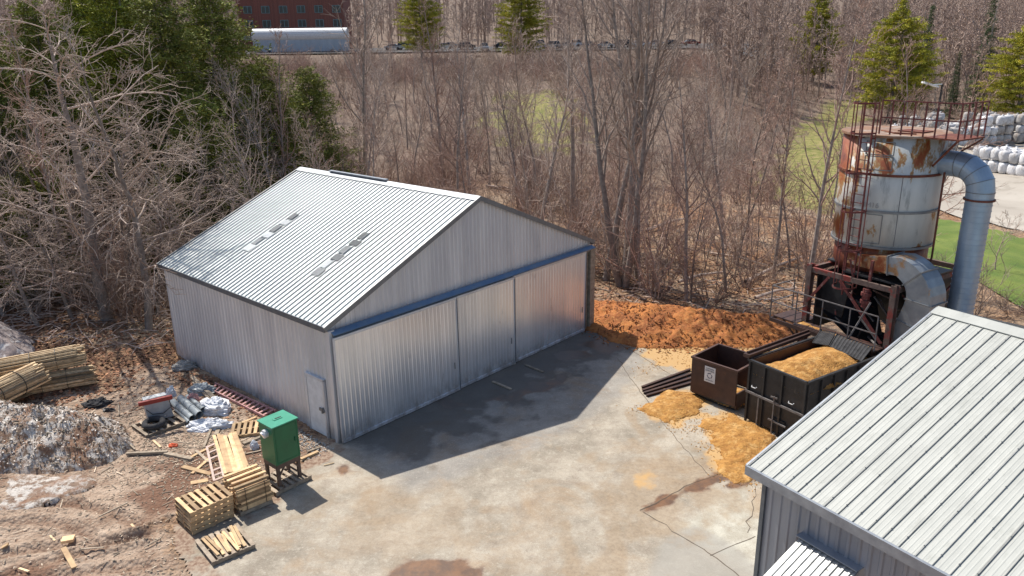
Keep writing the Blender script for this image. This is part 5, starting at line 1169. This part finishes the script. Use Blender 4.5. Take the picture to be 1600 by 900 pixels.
def pxd(px, y, z=0.):
    dep = y * .95248 + (CAMZ - z) * .30461; return (px - 800) / 1200 * dep + 0.0142 * (z - CAMZ)
rg = random.Random(99)
# --- conifers at the left, behind the barn
for px, y, key, s, lb in ((378, 50, 'E1', 1.06, 'tall pointed dark cedar rising right of the others behind the barn roof'), (312, 46, 'E1', 1.0, 'tall dark cedar in the middle of the left evergreens'), (238, 47, 'E3', 1.08, 'yellow green cedar at the centre of the left evergreens'),
                         (190, 56, 'E3', 1.15, 'yellow green cedar behind the spreading bare tree'), (445, 52, 'E2', .95, 'shorter broad cedar on the right flank of the tall cedars'), (505, 56, 'E2', .86, 'round topped dark cedar farthest right of the left evergreens'),
                         (345, 43, 'E2', .80, 'broad cedar in front of the tall pointed cedars'), (130, 45, 'E1', .95, 'dark cedar half hidden by the bare branches at the upper left'), (50, 42, 'E1', .85, 'dark cedar near the upper left corner'), (5, 52, 'E1', 1.1, 'dark cedar at the left edge of the photo'),
                         (15, 35.5, 'E2', .55, 'small cedar at the left edge above the stake bundles'), (100, 38.5, 'E2', .55, 'small cedar left of the big spreading trunk'), (290, 41, 'E2', .50, 'low cedar behind the back corner of the barn'), (415, 48, 'E2', .55, 'low cedar peeking above the barn roof edge'), (-70, 42, 'E1', .9, 'cedar just past the left edge'), (-10, 60, 'E3', 1.2, 'tall yellow green cedar beyond the left edge evergreens'), (215, 68, 'E1', 1.3, 'tallest cedar standing at the back of the left evergreens')):
    x = pxd(px, y); plant(key, x, y, rg.random() * 6, s, lb, 'cedar', 'cedars behind the barn')
for px, y, key, s, lb in ((665, 188, 'F3', 1.15, 'green pine standing in front of the far parking lot, left one'), (820, 176, 'F3', 1.20, 'green pine standing in front of the far parking lot, right one'), (1392, 122, 'F2', 1.0, 'large yellow green pine above the silo railing'),
                         (1530, 128, 'F1', 1.02, 'narrow dark spruce right of the yellow green pine'), (1592, 118, 'F2', .86, 'yellow green pine at the right edge of the photo'), (1275, 175, 'F3', 1.1, 'pine crown at the top above the scrub bushes'), (1490, 126, 'F1', .55, 'short dark spruce beside the narrow tall spruce'), (1650, 124, 'F1', 1.0, 'spruce past the right edge'), (1440, 138, 'F1', .9, 'dark spruce behind the yellow green pine')):
    x = pxd(px, y, gz1(pxd(px, y), y)); plant(key, x, y, rg.random() * 6, s, lb, key[0] == 'F' and ('spruce' if key == 'F1' else 'pine'))
# --- named bare trees
for px, y, key, s, rz, lb in ((176, 34.0, 'C1', 1.0, .6, 'huge pale spreading bare tree with thick trunk left of the barn'), (72, 32.3, 'C2', .80, 2.0, 'low umbrella shaped bare tree above the stake bundles'), (268, 39, 'C3', .72, 3.0, 'spreading bare tree overhanging the back corner of the barn'),
                              (205, 37.5, 'C3', .8, 1.0, 'spreading bare tree right behind the huge trunk'), (110, 38, 'C2', 1.2, 4.0, 'spreading bare tree between the huge trunk and left edge'), (30, 40, 'C3', 1.05, 5.0, 'spreading bare tree near the left edge'), (350, 60, 'C3', .8, 2.5, 'spreading bare tree behind the barn roof at the left'), (420, 58, 'C3', .75, .2, 'pale bare tree above the roof ridge end'), (-30, 35, 'C2', 1.1, 1.2, 'spreading bare tree at the very left edge'),
                              (140, 48, 'C1', .85, 2.2, 'tall pale bare tree behind the huge spreading tree'), (250, 35.5, 'C2', .78, 5.2, 'low pale bare tree at the barn back corner'), (478, 53, 'C3', .8, 4.4, 'bare tree in front of the round topped cedar'),
                              (978, 39.6, 'B2', 1.0, .4, 'cluster of three thick bare trunks behind the mulch pile'), (950, 40.6, 'B1', .95, 2.0, 'tall bare tree touching the three trunk cluster on its left'), (1005, 41, 'B1', 1.0, 4.2, 'tall leaning bare tree touching the three trunk cluster on its right'),
                              (577, 60, 'B1', .95, 1.0, 'tall straight bare tree behind the roof ridge of the barn'), (893, 52, 'A2', 1.2, 0, 'tall thin bare tree left of the three trunk cluster'), (846, 58, 'A4', 1.1, 2.0, 'thin bare tree behind the right roof slope of the barn'), (1085, 37.5, 'A3', .62, 3.0, 'thin young bare tree behind the right part of the mulch pile'), (1140, 39, 'A4', .72, 1.0, 'bent bare tree right of the thin young tree'),
                              (1160, 47, 'A3', .9, 4.0, 'bare tree leaning right in the clearing'), (1240, 44, 'A3', .75, .5, 'bare tree left of the silo ladder'), (700, 66, 'A1', 1.15, 2, 'bare tree behind the front peak of the barn'), (745, 56, 'A2', 1.0, 3.6, 'bare tree just above the front peak of the barn')):
    plant(key, pxd(px, y), y, rz, s, lb, 'bare tree', 'bare trees')
plant('P2', pxd(1560, 41), 41, .3, .95, 'small pale leafless tree on the lawn beyond the grey roof', 'young tree')
for k_, (px, y, key, s) in enumerate(((238, 33.3, 'C3', 1.3), (20, 33.5, 'C2', .8), (125, 33.6, 'C2', .75), (205, 35, 'C2', .85), (290, 37.5, 'C3', .85), (330, 41, 'C3', .9), (375, 44, 'C3', .85), (300, 39.5, 'C2', 1.2), (410, 49, 'C3', .9), (225, 40, 'C3', 1.1), (70, 36, 'C3', .9), (355, 39.5, 'C2', 1.0), (165, 37, 'C2', 1.05), (455, 52, 'C2', 1.1), (435, 47, 'C2', .9), (530, 58, 'C3', .9))):
    plant(key, pxd(px, y), y, k_ * 1.7, s, 'pale spreading bare tree in the tangle between the huge trunk and the cedars' if k_ else 'bare tree whose branch shadows fall on the left corner of the barn roof', 'bare tree', 'tangled bare trees left of the barn' if k_ else None)
# --- the woods, trees one can tell apart
def ok(x, y):
    X_, Y_ = np.array([x]), np.array([y])
    if y < 62 and abs(x) < 40 and (sdf(X_, Y_, YARD)[0] > -3 or sdf(X_, Y_, MULCH)[0] > -1.2): return False
    for p_, mrg in ((LAWN, 1.0), (LOT, 5), (GRASS1, 1.0), (GRASS2, -1)):
        if sdf(X_, Y_, p_)[0] > -mrg: return False
    q = Vector((x, y, 0)) - BO; a, b_ = q.dot(BE), q.dot(BN)
    if -3.2 < a < BW_ + 3 and -6 < b_ < BL_ + 2.6: return False
    q = Vector((x, y, 0)) - FO; a, b_ = q.dot(Vector((math.cos(FY), math.sin(FY), 0))), q.dot(Vector((-math.sin(FY), math.cos(FY), 0)))
    if -3.5 < a < 14 and -8 < b_ < 12: return False
    if 192 < y < 240 and abs(x) < 72: return False
    if -70 < x < -20 and 180 < y < 230: return False
    return True
desc_a = ['slim grey', 'thin mauve', 'crooked grey', 'straight brown', 'forked pale', 'leaning brown']
placed = []
n = 0; tries = 0
while n < 250 and tries < 9000:
    tries += 1; px = rg.uniform(-60, 1660); y = 36 + 150 * rg.random() ** 1.35; z = float(HT(np.array([0.]), np.array([y]))[0]); x = pxd(px, y, z)
    if not ok(x, y): continue
    if any((x - a) ** 2 + (y - b_) ** 2 < (1.6 + y * .022) ** 2 for a, b_ in placed): continue
    if y < 62 and px > 1030 and rg.random() < .62: continue
    if px < 420 and rg.random() < .45: continue
    if 385 < px < 565 and (y > 130 or (y > 75 and rg.random() < .5)): continue
    if y > 150 and 600 < px < 1100 and rg.random() < .6: continue
    placed.append((x, y)); key = rg.choice(['A1', 'A2', 'A3', 'A4', 'A1', 'A2', 'B1']) if px > 420 else rg.choice(['A1', 'A2', 'C3', 'B1', 'C3'])
    s = (rg.uniform(.62, 1.05) if (y < 52 or px < 420) else rg.uniform(.42, .80)) * (.85 if key == 'B1' else 1); zone_ = 'left of the barn' if px < 420 else ('behind the barn' if px < 930 else ('beyond the mulch pile' if px < 1250 else 'behind the silo'))
    plant(key, x, y, rg.random() * 6.28, s, 'bare leafless tree with fine twigs in the woods ' + zone_, 'bare tree', 'woods ' + zone_); n += 1
for k in range(70):
    px = rg.uniform(1020, 1300); y = rg.uniform(37, 62); x = pxd(px, y)
    if ok(x, y): plant('P1', x, y, rg.random() * 6, rg.uniform(.6, 1.1), 'thin leafless sapling in the clearing left of the silo', 'sapling', 'saplings in the clearing')
n = 0
while n < 170:
    px = rg.uniform(-40, 1640); y = 34 + 40 * rg.random() ** 1.2; x = pxd(px, y)
    if not ok(x, y): continue
    if 1030 < px < 1320 and rg.random() < .6: continue
    key = rg.choice(['S1', 'S2', 'S3', 'S4']); plant(key, x, y, rg.random() * 6, rg.uniform(.7, 1.2), 'leafless brown shrub among the trees %s' % ('left of the barn' if px < 420 else ('behind the barn' if px < 930 else 'beyond the mulch pile')), 'shrub', 'leafless shrubs ' + ('left of the barn' if px < 420 else ('behind the barn' if px < 930 else 'beyond the mulch pile'))); n += 1
# --- merged stuff: thicket and far woods
def merge_stuff(name, items, mt_, label, cat):
    """items: list of (mesh, x, y, z, rz, s)"""
    Vs, Fi, Ls, Tt, off = [], [], [], [], 0; cache = {}
    for me, x, y, z, rz, s in items:
        if me.name not in cache:
            v = np.empty(len(me.vertices) * 3); me.vertices.foreach_get('co', v); li = np.empty(len(me.loops), int); me.loops.foreach_get('vertex_index', li)
            lt = np.empty(len(me.polygons), int); me.polygons.foreach_get('loop_total', lt); tt = np.empty(len(me.polygons)); me.attributes['tint'].data.foreach_get('value', tt); cache[me.name] = (v.reshape(-1, 3), li, lt, tt)
        v, li, lt, tt = cache[me.name]; c_, s_ = math.cos(rz) * s, math.sin(rz) * s
        Vs.append(np.stack([v[:, 0] * c_ - v[:, 1] * s_ + x, v[:, 0] * s_ + v[:, 1] * c_ + y, v[:, 2] * s + z], 1)); Fi.append(li + off); Ls.append(lt); Tt.append(np.clip(tt + rg.uniform(-.25, .25), .05, 1)); off += len(v)
    V = np.concatenate(Vs); L_ = np.concatenate(Fi); T_ = np.concatenate(Ls); me = bpy.data.meshes.new(name); me.vertices.add(len(V)); me.vertices.foreach_set('co', V.ravel().astype(np.float32))
    me.loops.add(len(L_)); me.loops.foreach_set('vertex_index', L_.astype(np.int32)); me.polygons.add(len(T_)); me.polygons.foreach_set('loop_start', np.concatenate([[0], np.cumsum(T_)[:-1]]).astype(np.int32)); me.update(calc_edges=True)
    at = me.attributes.new('tint', 'FLOAT', 'FACE'); at.data.foreach_set('value', np.concatenate(Tt).astype(np.float32)); me.materials.append(M_[mt_])
    o = bpy.data.objects.new(name, me); C.objects.link(o); return tag(o, label, cat, None, 'stuff')
lowshrub = [shrub(31, 3.2, 6, .8, 5, 2, .011), shrub(32, 2.6, 6, 1.0, 5, 2, .011), shrub(33, 4.2, 6, .6, 5, 2, .012)]
lowme = []
for q in lowshrub: me = q.mesh('low'); lowme.append(me)
its = {'twigm': [], 'brush': [], 'twig': []}
n = 0
while n < 1450:
    px = rg.uniform(-60, 1660); y = 40 + 150 * rg.random() ** 1.1; z = float(HT(np.array([0.]), np.array([y]))[0]); x = pxd(px, y, z)
    if not ok(x, y): continue
    if y < 60 and 1000 < px < 1330 and rg.random() < .85: continue
    its[rg.choice(['twigm', 'brush', 'twig'])].append((rg.choice(lowme), x, y, gz1(x, y), rg.random() * 6, rg.uniform(.7, 1.3))); n += 1
for k in range(520):
    px = rg.uniform(380, 1250); y = rg.uniform(148, 176); z = float(HT(np.array([0.]), np.array([y]))[0]); x = pxd(px, y, z); its[rg.choice(['twigm', 'brush'])].append((rg.choice(lowme), x, y, gz1(x, y) - .3, rg.random() * 6, rg.uniform(.8, 1.2)))
merge_stuff('thicket', its['twigm'], 'twigm', 'mauve brown leafless thicket filling the woods behind the barn', 'thicket')
merge_stuff('thicket', its['twig'], 'twig', 'pale grey leafless thicket between the trees behind the barn', 'thicket')
merge_stuff('thicket', its['brush'], 'brush', 'brown leafless brush between the trees behind the barn', 'thicket')
lt_ = [bare_tree(41, 14, .16, .15, 16, .24, .62, .10, 5, 3, rt=.045), bare_tree(42, 15, .15, .2, 16, .22, .55, .12, 5, 3, rt=.045)]
M_['farwood'] = bark('far_woods', (.46, .345, .285), (.31, .225, .185), 0)
ltm = []
for T, K in lt_:
    o_ = len(K.v); K.f += [tuple(i + o_ for i in f) for f in T.f]; K.v += T.v; K.t += [.3] * len(T.t); ltm.append(K.mesh('far'))
fw_ = []
n = 0
while n < 1950:
    px = rg.uniform(-260, 1860); y = (238 + 200 * rg.random() ** 1.5) if n % 4 else 125 + 110 * rg.random(); z = float(HT(np.array([pxd(px, y)]), np.array([y]))[0]); x = pxd(px, y, z)
    if not ok(x, y): continue
    if 385 < px < 560 and y < 232: continue
    if 590 < px < 1100 and y < 200: continue
    fw_.append((rg.choice(ltm), x, y, float(HT(np.array([x]), np.array([y]))[0]) - .2, rg.random() * 6, rg.uniform(.75, 1.25))); n += 1
merge_stuff('distant_woods', fw_, 'farwood', 'dense leafless woods covering the rise in the background', 'woods')
# fallen leaves and dead sticks
mb = MB()
for k in range(15000):
    if k % 2: px_, py_ = rg.uniform(-20, 420), rg.uniform(470, 660)
    else: px_, py_ = rg.uniform(900, 1330), rg.uniform(300, 500)
    p = G(px_, py_); d_ = float(sdf(np.array([p.x]), np.array([p.y]), YARD)[0]) if k % 2 else -9
    if d_ > -.3: continue
    if k % 2 and float(sdf(np.array([p.x]), np.array([p.y]), DIRT)[0]) > .3 and rg.random() < .85: continue
    q = p - BO
    if -.05 < q.dot(BE) < BW_ + .1 and -.1 < q.dot(BN) < BL_ + .1: continue
    z_ = gz1(p.x, p.y) + .02; s_ = rg.uniform(.05, .11); a = rg.random() * 6.28; u_ = Vector((math.cos(a), math.sin(a), rg.gauss(0, .35))) * s_; v_ = Vector((-math.sin(a), math.cos(a), rg.gauss(0, .35))) * s_ * .7; c_ = Vector((p.x, p.y, z_))
    mb.face([c_ - u_, c_ - v_, c_ + u_, c_ + v_], rg.random())
tag(mb.build('leaf_litter', mat('dead_leaves', (.34, .17, .09), (.20, .09, .05), 8, .85, amt=1.3)), 'dead brown leaves covering the ground under the trees', 'leaf litter', kind='stuff')
mb = MB()
for k in range(700):
    if k % 2: px_, py_ = rg.uniform(900, 1330), rg.uniform(330, 500)
    else: px_, py_ = rg.uniform(-20, 300), rg.uniform(440, 560)
    p = G(px_, py_)
    if sdf(np.array([p.x]), np.array([p.y]), YARD)[0] > -.3: continue
    q = p - BO
    if -1 < q.dot(BE) < BW_ + .5 and -.1 < q.dot(BN) < BL_ + 1: continue
    a = rg.random() * 6.28; L_ = rg.uniform(.3, 1.6); z_ = gz1(p.x, p.y) + .05; d = Vector((math.cos(a), math.sin(a), rg.uniform(-.05, .2))); pt = Vector((p.x, p.y, z_))
    mb.tube([pt, pt + d * L_ * .5 + Vector((0, 0, .05)), pt + d * L_], [.025, .02, .008], 4, rg.random(), cap=False)
for q0, q1, r_ in (((600, 330), (660, 345), .12), ((870, 300), (960, 292), .14), ((1010, 360), (1075, 340), .12), ((1165, 440), (1255, 400), .11), ((1060, 440), (1130, 425), .10), ((1180, 465), (1245, 450), .09), ((760, 290), (820, 300), .1), ((1110, 395), (1200, 415), .08)):
    a_, b_ = at(*q0, .15), at(*q1, .25); mm_ = a_.lerp(b_, .5) + Vector((0, 0, .12)); mb.tube([a_, mm_, b_], [r_, r_ * .8, r_ * .5], 7, .5, cap=False)
tag(mb.build('fallen_branches', M_['twig']), 'dead sticks lying on the woodland floor', 'sticks', kind='stuff')

# ================================================================== FAR OBJECTS
# bulk bags on the far lot
bgm = mat('woven_white_bag', (.66, .66, .67), (.52, .52, .54), 3, .7, 0, .6, 5, c3=(.36, .31, .27), s3=1.6, lo3=.54, hi3=.64, rand=.55, bdist=.08)
def bag_mesh(seed):
    mb = MB(); n = 20; prof = [(.40, 0), (.47, .05), (.50, .3), (.51, .6), (.49, .86), (.40, 1.0), (.20, 1.05), (.09, 1.10), (.12, 1.20)]
    for r_, z in prof:
        for j in range(n):
            a = 2 * math.pi * j / n; sq = 1 / max(abs(math.cos(a)), abs(math.sin(a))) ** .7 if z < 1.02 else 1; v_ = Vector((math.cos(a) * r_ * sq, math.sin(a) * r_ * sq, z)); q = 1 + .10 * mnoise.noise(v_ * 3 + Vector((seed, 0, 0)))
            mb.v.append((v_.x * q, v_.y * q, z + .04 * mnoise.noise(v_ * 4)))
    for i in range(len(prof) - 1):
        for j in range(n): mb.f.append((i * n + j, i * n + (j + 1) % n, (i + 1) * n + (j + 1) % n, (i + 1) * n + j)); mb.t.append(.5)
    mb.f.append(tuple((len(prof) - 1) * n + j for j in range(n))); mb.t.append(.5)
    q = mb.mesh('bulk_bag', True); q.materials.append(bgm); return q
bms = [bag_mesh(1.1), bag_mesh(5.2), bag_mesh(8.4)]
wbm = mat('weathered_bag', (.44, .42, .40), (.28, .26, .25), 2, .8, 0, .6, 5, c3=(.24, .17, .13), s3=1.6, lo3=.54, hi3=.64, rand=.6, bdist=.08)
wms = []
for q in bms: q2 = q.copy(); q2.materials.clear(); q2.materials.append(wbm); wms.append(q2)
def bag(p, label, grp, s=1.0):
    o = bpy.data.objects.new('bulk_bag', rg.choice(bms if s == 1.0 else (wms + bms[:1] * 2))); C.objects.link(o); o.location = p; o.rotation_euler = (rg.gauss(0, .06), rg.gauss(0, .06), rg.uniform(-.5, .5)); o.scale = (s, s * rg.uniform(.9, 1.1), s * rg.uniform(.9, 1.05)); tag(o, label, 'bulk bag', grp)
d0 = G(1532, 266); d1 = G(1604, 279); du = (d1 - d0).normalized(); dv_ = Vector((-du.y, du.x, 0))
for i_ in range(7):
    for j_ in range(3):
        for l_ in range(2): bag(d0 + du * (.5 + i_ * 1.06) + dv_ * (j_ * 1.1) + Vector((0, 0, .14 + l_ * 1.1)), 'white bulk bag in the bright two high block at the front of the far lot', 'white bulk bags in the front block')
for i_ in range(2): bag(d0 - du * 1.0 + dv_ * .6 + Vector((0, 0, .14 + i_ * 1.1)), ['lower', 'upper'][i_] + ' stained bag of the separate pair left of the bright bag block', 'stained bags')
e0 = G(1452, 232); e1 = G(1620, 222); eu = (e1 - e0).normalized(); ev = Vector((-eu.y, eu.x, 0))
for i_ in range(int((e1 - e0).length / 1.12)):
    for j_ in range(4):
        if rg.random() < .12: continue
        for l_ in range(2 + (rg.random() < .35)): bag(e0 + eu * (i_ * 1.12) + ev * (j_ * 2.0) + Vector((0, 0, .14 + l_ * 1.1)), 'greyish bulk bag in the long rows at the back of the far lot', 'grey bulk bags in the back rows', rg.uniform(.9, 1.15))
# cars
def make_car(label, loc, rz, paint, key):
    t = thing('parked_car', loc, rz, label, 'car', 'cars parked beyond the woods'); suv = key == 'suv'; h1, h2_ = (.95, 1.72) if suv else (.86, 1.42)
    prof = [(-2.2, .35), (-2.25, .70), (-2.15, h1), (-1.0, h1 + .06), (1.3, h1 + .06), (2.1, h1 - .02), (2.25, .65), (2.2, .35)]
    mb = MB()
    for s_ in (-1, 1): mb.face([(x, s_ * .88, z) for x, z in (prof if s_ < 0 else prof[::-1])])
    for k in range(len(prof)): a, b_ = prof[k], prof[(k + 1) % len(prof)]; mb.face([(a[0], -.88, a[1]), (a[0], .88, a[1]), (b_[0], .88, b_[1]), (b_[0], -.88, b_[1])])
    mb.box((-.2 if not suv else -.5, 0, h2_), (1.7 if not suv else 2.6, 1.35, .05)); mb.build('body', paint, t, bevel=.05)
    cb_ = [(-1.05, h1 + .05), (-.85 if not suv else -1.8, h2_ - .02), (.65 if not suv else .75, h2_ - .02), (1.4, h1 + .05)] if not suv else [(-2.05, h1 + .05), (-1.8, h2_ - .02), (.75, h2_ - .02), (1.4, h1 + .05)]
    if not suv: cb_[0] = (-1.7, h1 + .05)
    mb = MB(); lo_ = [.82, .66, .66, .82]
    A_ = [(x, -w_, z) for (x, z), w_ in zip(cb_, lo_)]; B_ = [(x, w_, z) for (x, z), w_ in zip(cb_, lo_)]
    mb.face(A_[::-1]); mb.face(B_)
    for k in range(4): mb.face([A_[k], A_[(k + 1) % 4], B_[(k + 1) % 4], B_[k]])
    mb.build('windows', M_['glass'], t)
    for x in (-1.4, 1.4):
        for y in (-.82, .82): mb = MB(); mb.tube([(x, y - .1, .34), (x, y + .1, .34)], .34, 14); mb.build('wheel', M_['rubber'], t)
    return t
m, nt, b = newmat('car_glass'); b.inputs['Base Color'].default_value = (.03, .04, .05, 1); b.inputs['Roughness'].default_value = .1; M_['glass'] = m
def paint(n_, c_): m, nt, b = newmat(n_); b.inputs['Base Color'].default_value = (*c_, 1); b.inputs['Roughness'].default_value = .25; b.inputs['Metallic'].default_value = .2; return m
pts_ = [paint('white_car_paint', (.7, .7, .7)), paint('silver_car_paint', (.42, .44, .46)), paint('dark_car_paint', (.03, .035, .045)), paint('blue_car_paint', (.06, .10, .18)), paint('red_car_paint', (.25, .03, .03))]
cn = ['white', 'silver', 'black', 'dark blue', 'red']
protoc = {}
for k, (px, ci, ky, y) in enumerate([(620, 1, 'car', 205), (640, 1, 'suv', 205), (700, 0, 'car', 206), (735, 2, 'suv', 204), (762, 1, 'suv', 201), (790, 2, 'car', 205), (846, 1, 'car', 203), (868, 1, 'suv', 203), (890, 1, 'car', 203), (900, 0, 'suv', 210), (926, 3, 'car', 203), (952, 1, 'car', 203), (978, 2, 'suv', 204), (1004, 0, 'car', 204), (1030, 1, 'car', 205), (1056, 2, 'car', 205), (1085, 4, 'car', 207), (845, 0, 'suv', 222), (980, 0, 'car', 222), (710, 1, 'car', 222)]):
    z = float(HT(np.array([pxd(px, y, 11)]), np.array([y]))[0]); loc = (pxd(px, y, 11), y, z + .36); kk = (ci, ky); rzc = rg.choice((0, math.pi)) + rg.gauss(0, .1) if k != 4 else -1.4
    lb = '%s %s in the far parking lot, %s' % (cn[ci], 'van' if ky == 'suv' else 'car', ['leftmost of the row', 'beside the leftmost car', 'left of the green pines', 'just left of the dark gap', 'nose towards the camera', 'left of the right pine', 'first right of the right pine', 'second right of the right pine', 'third right of the right pine', 'behind the row right of the right pine', 'fourth right of the right pine', 'fifth right of the right pine', 'left of the leaning trunk', 'seen between the tall trunks', 'right of the tall trunks', 'second from the right end', 'rightmost of the row', 'in the second row behind the right pine', 'in the second row behind the tall trunks', 'in the second row left of the pines'][k])
    if kk in protoc: dup(protoc[kk], loc, rzc, lb)
    else: protoc[kk] = make_car(lb, loc, rzc, pts_[ci], ky)
# low kerb wall in front of the parking
# brick building and white-roofed shed
x0, x1 = pxd(330, 235, 14), pxd(545, 235, 14); zb = float(HT(np.array([-60.]), np.array([235.]))[0]) - 1
bk = thing('brick_building', ((x0 + x1) / 2, 240, zb), .05, 'red brick building with square blue windows beyond the cedars', 'building')
m, nt, b = newmat('red_brick'); br_ = nt.nodes.new('ShaderNodeTexBrick'); br_.inputs['Scale'].default_value = 2.2; br_.inputs['Color1'].default_value = (.25, .085, .06, 1); br_.inputs['Color2'].default_value = (.17, .06, .045, 1); br_.inputs['Mortar'].default_value = (.3, .22, .18, 1)
nt.links.new(coords(nt), br_.inputs['Vector']); nt.links.new(br_.outputs[0], b.inputs['Base Color']); b.inputs['Roughness'].default_value = .9
mb = MB(); mb.box((0, 0, 9), (x1 - x0, 14, 18)); mb.build('wall', m, bk); mb = MB(); mb.box((0, 0, 18.1), (x1 - x0 + .6, 14.6, .5)); mb.build('roof', M_['trim2'], bk); mb = MB(); mb.box((0, -7.1, 4.6), (x1 - x0 + .1, .3, 1.2)); mb.build('stone_band', M_['concrete'], bk)
for i_ in range(8):
    for j_ in range(3):
        mb = MB(); mb.box((-(x1 - x0) / 2 + 3 + i_ * 5.0, -7.02, 8.4 + j_ * 3.8), (2.3, .2, 2.0)); w_ = mb.build('window', mat('teal_window_frame', (.16, .30, .33), None, 3, .3) if 'tw' not in M_ else M_['tw'], bk); M_['tw'] = bpy.data.materials['teal_window_frame']
        mb = MB()
        for s_ in (-.55, .55): mb.box((-(x1 - x0) / 2 + 3 + i_ * 5.0 + s_, -7.13, 8.4 + j_ * 3.8), (.95, .04, 1.8))
        mb.build('pane', M_['glass'], w_)
xa_, xb_ = pxd(404, 205, 12), pxd(550, 205, 12); zs = float(HT(np.array([-55.]), np.array([205.]))[0])
sh = thing('white_trailer', ((xa_ + xb_) / 2, 205, zs - .2), -.02, 'long pale trailer with white roof in front of the brick building', 'trailer')
mb = MB(); mb.box((0, 0, 2.4), (xb_ - xa_, 2.8, 4.0)); mb.build('body', mat('pale_blue_panel', (.42, .50, .58), (.36, .43, .50), 1, .5, stretch=(1, 1, .1)), sh); mb = MB(); mb.tube([(-(xb_ - xa_) / 2 - .1, 0, 4.3), ((xb_ - xa_) / 2 + .1, 0, 4.3)], 1.75, 20, phase=.1); mb.build('roof', M_['white'], sh)
for s_ in (-1, -.8, .8, 1): mb = MB(); mb.tube([(s_ * (xb_ - xa_) * .42, -1.4, .4), (s_ * (xb_ - xa_) * .42, 1.4, .4)], .5, 12); mb.build('wheel', M_['rubber'], sh)
# lamp posts
def lamp(px, y, ztop, label, hx, pale):
    z0 = gz1(pxd(px, y), y); x = pxd(px, y, z0); t = thing('lamp_post', (x, y, z0), 0, label, 'lamp post'); H_ = ztop - z0
    mb = MB(); mb.tube([(0, 0, 0), (0, 0, H_)], [.16, .10], 8); mb.build('pole', M_['strap'], t); mb = MB(); mb.bar((0, 0, H_), (hx, 0, H_ - .02), .10, .08); mb.build('arm', M_['strap'] if not pale else M_['white'], t); mb = MB(); mb.box((hx, 0, H_), (abs(hx) * 1.3, .6, .16), Matrix.Rotation(.28 if pale else 0, 3, 'Y')); mb.build('lamp_head', M_['white'] if pale else M_['strap'], t)
lamp(1132, 190, 22, 'dark lamp post standing among the far woods', 1.2, False)
lamp(1458, 78, 8.2, 'lamp post with long pale head behind the silo railing', -1.2, True)
